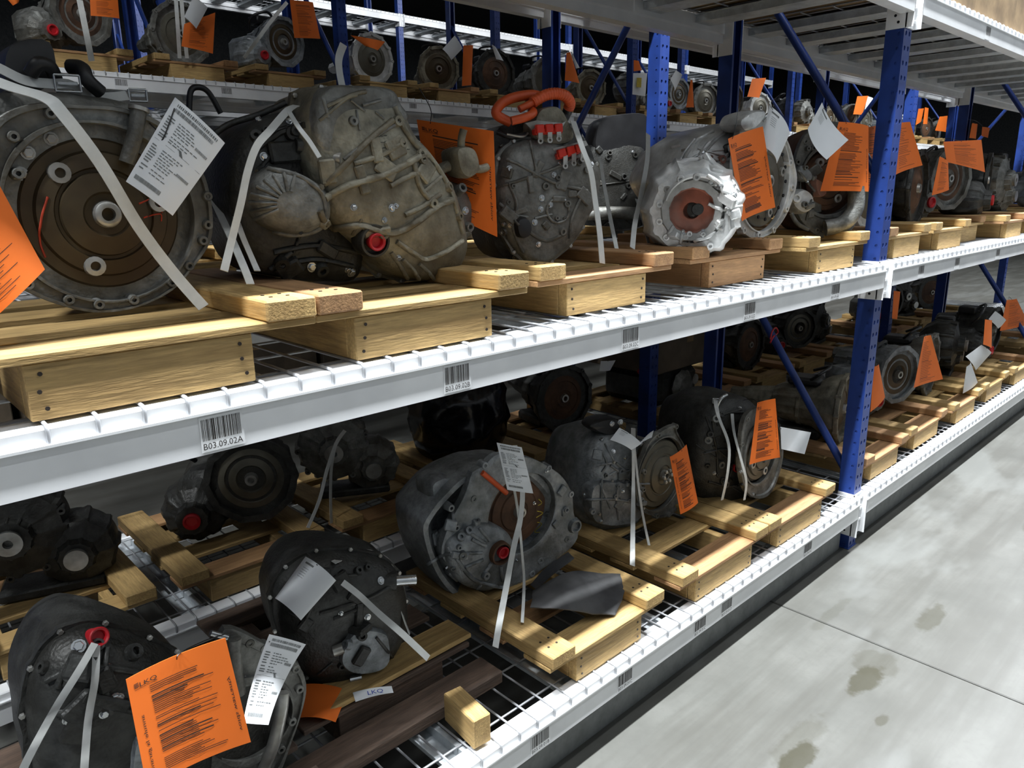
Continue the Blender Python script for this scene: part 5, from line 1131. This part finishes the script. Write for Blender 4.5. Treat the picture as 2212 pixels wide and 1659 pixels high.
# ================================================================== tags
OG = 'orange warranty tags'; WG = 'white part labels'
sheet('warranty_tag', 'large orange tag cut by the left edge of the picture', [(-190, 500, .06), (-20, 365, .06), (97, 582, .05), (-60, 730, .05)], 'orange_paper', .012, 'orange_far', group=OG, seed=1)
sheet('warranty_tag', 'orange tag reading voids warranty behind the tan gearbox', [(900, 258, .36), (1066, 283, .17), (1074, 512, .16), (930, 440, .33)], 'orange_paper', .006, 'orange', [(.2, .02), (930, 235, .35), (905, 190, .36)], OG, seed=2)
sheet('warranty_tag', 'orange tag hanging in front of the bright aluminium transaxle', [(1573, 300, .085), (1648, 273, .085), (1675, 448, .075), (1603, 478, .075)], 'orange_paper', -.014, 'orange_fr', [(.15, .02), (1590, 270, .09), (1595, 235, .12)], OG, seed=3)
sheet('warranty_tag', 'orange tag with a shadow across it left of the blue upright', [(1812, 263, .10), (1876, 272, .04), (1876, 414, .03), (1772, 413, .11)], 'orange_paper', .012, 'orange_fr', [(.2, .02), (1822, 250, .1), (1815, 232, .12)], OG, seed=4)
sheet('warranty_tag', 'orange tag half hidden behind the blue upright', [(1872, 275, .10), (1900, 270, .10), (1893, 410, .10), (1868, 412, .10)], 'orange_paper', .004, 'orange_far', group=OG, seed=5)
sheet('warranty_tag', 'orange tag on the pale bell ring right of the blue upright', [(1938, 266, .10), (1966, 263, .10), (1993, 357, .10), (1934, 378, .10)], 'orange_paper', -.012, 'orange_far', group=OG, seed=6)
sheet('warranty_tag', 'broad orange tag on the second machine right of the upright', [(2038, 306, .12), (2120, 302, .12), (2128, 372, .12), (2045, 350, .12)], 'orange_paper', .008, 'orange_far', group=OG, seed=7)
sheet('warranty_tag', 'narrow orange tag below the broad one right of the upright', [(2030, 338, .10), (2048, 350, .10), (2050, 410, .10), (2013, 422, .10)], 'orange_paper', .006, 'orange_far', group=OG, seed=8)
far = [('small orange tag on the far machines above the pale transaxle', [(1625, 170), (1655, 168), (1640, 211), (1614, 209)], 3.68), ('small orange tag beside a white slip left of the blue upright top', [(1852, 208), (1876, 207), (1862, 248), (1843, 247)], 3.68),
       ('small orange tag just right of the blue upright top', [(1984, 235), (1996, 234), (1990, 262), (1978, 270)], 3.68), ('slim orange tag beside it right of the blue upright', [(1998, 232), (2006, 234), (2003, 268), (1994, 268)], 3.68), ('small orange tag farther right behind the upright', [(2030, 252), (2047, 250), (2043, 285), (2020, 282)], 3.68),
       ('pointed orange tag right of the tall blue post', [(1224, 114), (1232, 112), (1252, 180), (1220, 174)], 3.62), ('slim orange tag on the far brown converter', [(1492, 172), (1496, 176), (1499, 232), (1482, 232)], 3.4), ('small red-orange tag beside the far yellow sticker', [(1369, 130), (1380, 132), (1386, 152), (1369, 154)], 3.5),
       ('orange tag at the top left corner on the far shelf', [(193, -30), (252, -30), (258, 40), (196, 34)], 3.45), ('orange tag under the white slip on the far shelf', [(398, 52), (465, 27), (460, 116), (392, 100)], 3.45), ('orange tag over the far ribbed bell left of the dark post', [(626, 0), (676, 5), (692, 84), (636, 82)], 3.45),
       ('drooping orange tag right of the dark post', [(757, 76), (832, 90), (816, 109), (790, 100)], 3.45), ('tall orange tag beside the far bright hub', [(1001, 98), (1022, 98), (1018, 184), (998, 186)], 3.45), ('orange corner at the very top left', [(0, -20), (48, -20), (40, 6), (28, 12)], 3.45)]
sheet('warranty_tag', 'small orange tag hanging on the far right post', [(2100, 266, .66), (2112, 268, .66), (2108, 300, .66), (2094, 298, .66)], 'orange_paper', .004, 'none', [(.4, .03), (2098, 262, .67), (2090, 262, .69)], OG, seed=29)
sheet('warranty_tag', 'tiny orange tag just right of the tag on the far right post', [(2122, 274, .66), (2138, 276, .66), (2134, 298, .66), (2120, 294, .66)], 'orange_paper', .004, 'none', [(.1, .03), (2110, 262, .67), (2092, 258, .69)], OG, seed=28)
for k, (lb, cs, Y) in enumerate(far): sheet('warranty_tag', lb, [(*q, Y) for q in cs], 'orange_paper', .01, 'orange_far' if k in (8, 9, 10) else 'none', [(.4, .03), (cs[0][0]+3, cs[0][1]-6, Y+.03), (cs[0][0]+4, cs[0][1]+8, Y+.4)], group=OG, seed=30+k)
sheet('warranty_tag', 'small orange tag in front of the olive converter on the bottom shelf', [(1447, 987, .20), (1483, 960, .19), (1508, 1086, .17), (1470, 1111, .18)], 'orange_paper', .006, 'orange', [(.6, .02), (1470, 950, .24), (1462, 930, .28)], OG, seed=9)
sheet('warranty_tag', 'orange tag on the black transaxle left of the upright, bottom shelf', [(1636, 870, .14), (1675, 861, .10), (1685, 988, .09), (1619, 1004, .13)], 'orange_paper', -.008, 'orange_fr', [(.1, .02), (1625, 862, .17), (1605, 865, .22)], OG, seed=10)
sheet('warranty_tag', 'large orange tag hanging in the lower left foreground', [(272, 1468, -.02), (487, 1378, -.02), (542, 1603, -.03), (318, 1705, -.03)], 'orange_paper', -.010, 'orange', [(.5, .03), (390, 1410, -.01), (440, 1385, .1), (485, 1370, .15)], OG, seed=11)
sheet('warranty_tag', 'crumpled orange tag lying on the dark pallet', [(655, 1478, .37), (752, 1492, .352), (725, 1560, .35), (636, 1552, .352)], 'orange_paper', .01, 'none', group=OG, seed=12, flat=True)
sheet('warranty_tag', 'orange tag flaring over the first machine past the upright, bottom shelf', [(1996, 729, .06), (2011, 724, .06), (2037, 819, .05), (1974, 838, .06)], 'orange_paper', -.008, 'orange_far', group=OG, seed=13)
sheet('warranty_tag', 'orange tag touching the right edge of the blue upright, bottom shelf', [(1888, 792, .05), (1898, 786, .05), (1912, 858, .05), (1880, 890, .05)], 'orange_paper', .006, 'none', group=OG, seed=14)
sheet('warranty_tag', 'slim orange tag high behind the upright, bottom shelf', [(1931, 628, .4), (1945, 630, .4), (1938, 690, .4), (1927, 688, .4)], 'orange_paper', .004, 'none', group=OG, seed=15)
sheet('warranty_tag', 'narrow orange tag near the right edge, bottom shelf', [(2128, 690, .1), (2143, 692, .1), (2142, 752, .1), (2124, 744, .1)], 'orange_paper', .006, 'none', group=OG, seed=16)
sheet('warranty_tag', 'orange tag at the right edge behind the low brace', [(2175, 648, .2), (2196, 645, .2), (2222, 700, .2), (2160, 715, .2)], 'orange_paper', .01, 'orange_far', group=OG, seed=17)
sheet('warranty_tag', 'orange tag glimpsed under the middle beam right of its third barcode', [(1482, 728, 1.16), (1498, 726, 1.16), (1482, 785, 1.16), (1462, 785, 1.16)], 'orange_paper', .006, 'none', group=OG, seed=18)
sheet('part_label', 'white form label hanging on the round brown bell housing', [(378, 210, .16), (486, 309, .13), (373, 466, .13), (272, 392, .16)], 'white_paper', .008, 'form', [(.08, .1), (352, 300, .15), (345, 288, .17), (320, 262, .26), (310, 240, .3)], WG, seed=1)
sheet('part_label', 'white label curled beside the tag of the bright aluminium transaxle', [(1662, 228, .10), (1706, 288, .06), (1678, 353, .06), (1644, 314, .10)], 'white_paper', .018, 'few', [(.1, .05), (1665, 222, .1), (1690, 200, .3)], WG, seed=2)
sheet('part_label', 'white label curling over the orange tag left of the upright', [(1776, 221, .10), (1833, 302, .03), (1786, 345, .04), (1745, 278, .11)], 'white_paper', -.016, 'few', [(.1, .05), (1782, 235, .1), (1790, 232, .2)], WG, seed=3)
sheet('part_label', 'white form label above the red cap of the grey transaxle', [(1073, 956, .22), (1127, 966, .20), (1152, 1066, .18), (1096, 1058, .20)], 'white_paper', .005, 'form', [(.1, .05), (1085, 960, .24), (1105, 962, .32)], WG, seed=4)
sheet('part_label', 'white label lying over the dark transaxle with the olive converter', [(1338, 924, .30), (1386, 958, .27), (1364, 972, .26), (1318, 950, .28)], 'white_paper', .006, 'few', group=WG, seed=5)
sheet('part_label', 'white label end bent up beside it', [(1386, 958, .27), (1412, 930, .28), (1408, 945, .27), (1366, 972, .26)], 'white_paper', -.006, 'none', group=WG, seed=5)
sheet('part_label', 'blank white label hanging beside the blue upright, bottom shelf', [(1686, 922, .12), (1752, 934, .08), (1738, 981, .07), (1688, 970, .11)], 'white_paper', -.012, 'none', [(0, .1), (1684, 915, .14), (1676, 905, .2)], WG, seed=6)
sheet('part_label', 'white form label overlapping the large orange foreground tag', [(582, 1370, .04), (661, 1392, .04), (580, 1566, -.02), (525, 1562, -.02)], 'white_paper', .006, 'form', [(.05, .08), (575, 1395, .06), (572, 1405, .12)], WG, bend_v=-.012, seed=7)
sheet('part_label', 'grey-lit white label draped over the black gearbox with the shaft', [(660, 1202, .26), (726, 1254, .20), (650, 1340, .18), (594, 1292, .24)], 'white_paper', .016, 'few', group=WG, seed=8)
sheet('part_label', 'narrow white slip with blue lettering on the dark pallet', [(762, 1496, .366), (846, 1482, .366), (850, 1496, .362), (768, 1516, .362)], 'white_paper', .004, 'logo', group=WG, seed=9, flat=True)
farw = [('white slip over an orange tag on the far shelf', [(418, -8), (449, 16), (424, 62), (398, 36)], 3.4), ('white diamond-shaped slip beside the far bright hub', [(982, 77), (999, 105), (975, 130), (956, 106)], 3.4), ('rolled white slip right of the far bright hub', [(1062, 96), (1072, 104), (1088, 132), (1072, 128)], 3.66), ('white slip on the far brown converter', [(1460, 152), (1474, 162), (1458, 196), (1448, 172)], 3.3),
        ('white slip behind the pointed orange tag', [(1232, 110), (1238, 120), (1252, 146), (1244, 148)], 3.42), ('white slip beside the orange tag left of the upright top', [(1874, 208), (1886, 212), (1884, 228), (1868, 236)], 3.68), ('bright white slip above the pallets at the right, bottom shelf', [(2088, 792), (2096, 780), (2112, 826), (2080, 850)], .05), ('white label hanging at the right, bottom shelf', [(2120, 745), (2142, 762), (2108, 800), (2086, 770)], .12), ('white slip below the orange tag at the right edge', [(2150, 672), (2176, 695), (2156, 710), (2135, 690)], .2), ('small white slip under the middle beam left of the orange one', [(1298, 780), (1330, 778), (1318, 800), (1295, 802)], 1.16)]
for k, (lb, cs, Y) in enumerate(farw): sheet('part_label', lb, [(*q, Y) for q in cs], 'white_paper', .008, 'none', [(.4, .03), (cs[0][0]+3, cs[0][1]-4, Y+.03), (cs[0][0]+4, cs[0][1]+8, Y+.25)], group=WG, seed=60+k)
sheet('sticker', 'white sheet with a yellow sticker on a far machine', [(1368, 158), (1398, 158), (1394, 208), (1366, 204)] and [(1368, 158, 3.5), (1398, 158, 3.5), (1394, 208, 3.5), (1366, 204, 3.5)], 'white_paper', .004, 'none', group=WG)
sheet('sticker', 'small yellow sticker on the far white sheet', [(1376, 168, 3.48), (1386, 168, 3.48), (1385, 189, 3.48), (1375, 188, 3.48)], 'paint_yellow', .001, 'none', group=WG)

# ================================================================== small fittings
def buckle(label, px, py, Y, w=.018):
    p = atY(px, py, Y); t = thing('strap_buckle', label, 'buckle', p); M = frame((0, 0, 0), CAM-p)
    for a in (-1, 1):
        MB().tube([M @ Vector((-w, a*w*.7, 0)), M @ Vector((w, a*w*.7, 0))], .002, 8).build('rod', 'steel', t, 60); MB().tube([M @ Vector((a*w, -w*.7, 0)), M @ Vector((a*w, w*.7, 0))], .002, 8).build('rod', 'steel', t, 60)
    MB().box(-w*.8, w*.8, -.003, .003, -.002, .002, .001, M).build('bar', 'steel', t)
buckle('square metal buckle on the strap over the bell housing', 146, 180, .292); buckle('metal buckle glinting beside the white form label', 298, 206, .325, .014); buckle('metal buckle on the strap above the black transaxle', 1547, 866, .262, .012)
def loop(name, label, pts, r, m, cat_):
    return tag(MB().tube(cat([atY(*q) for q in pts], 6, False), r, 8).build(name, m, None, 60), label, cat_)
loop('cable_tie', 'pink plastic tie looped around the low diagonal brace', [(1664, 732, .40), (1668, 716, .39), (1676, 708, .40), (1680, 718, .43), (1670, 728, .42), (1664, 740, .40)], .0035, 'red_cap', 'tie')
loop('pull_ring', 'small red pull ring in the dark behind the bottom shelf', [(1386, 835, 1.2), (1384, 812, 1.19), (1378, 803, 1.19), (1384, 797, 1.2), (1392, 803, 1.2), (1386, 813, 1.2)], .005, 'red_cap', 'ring')
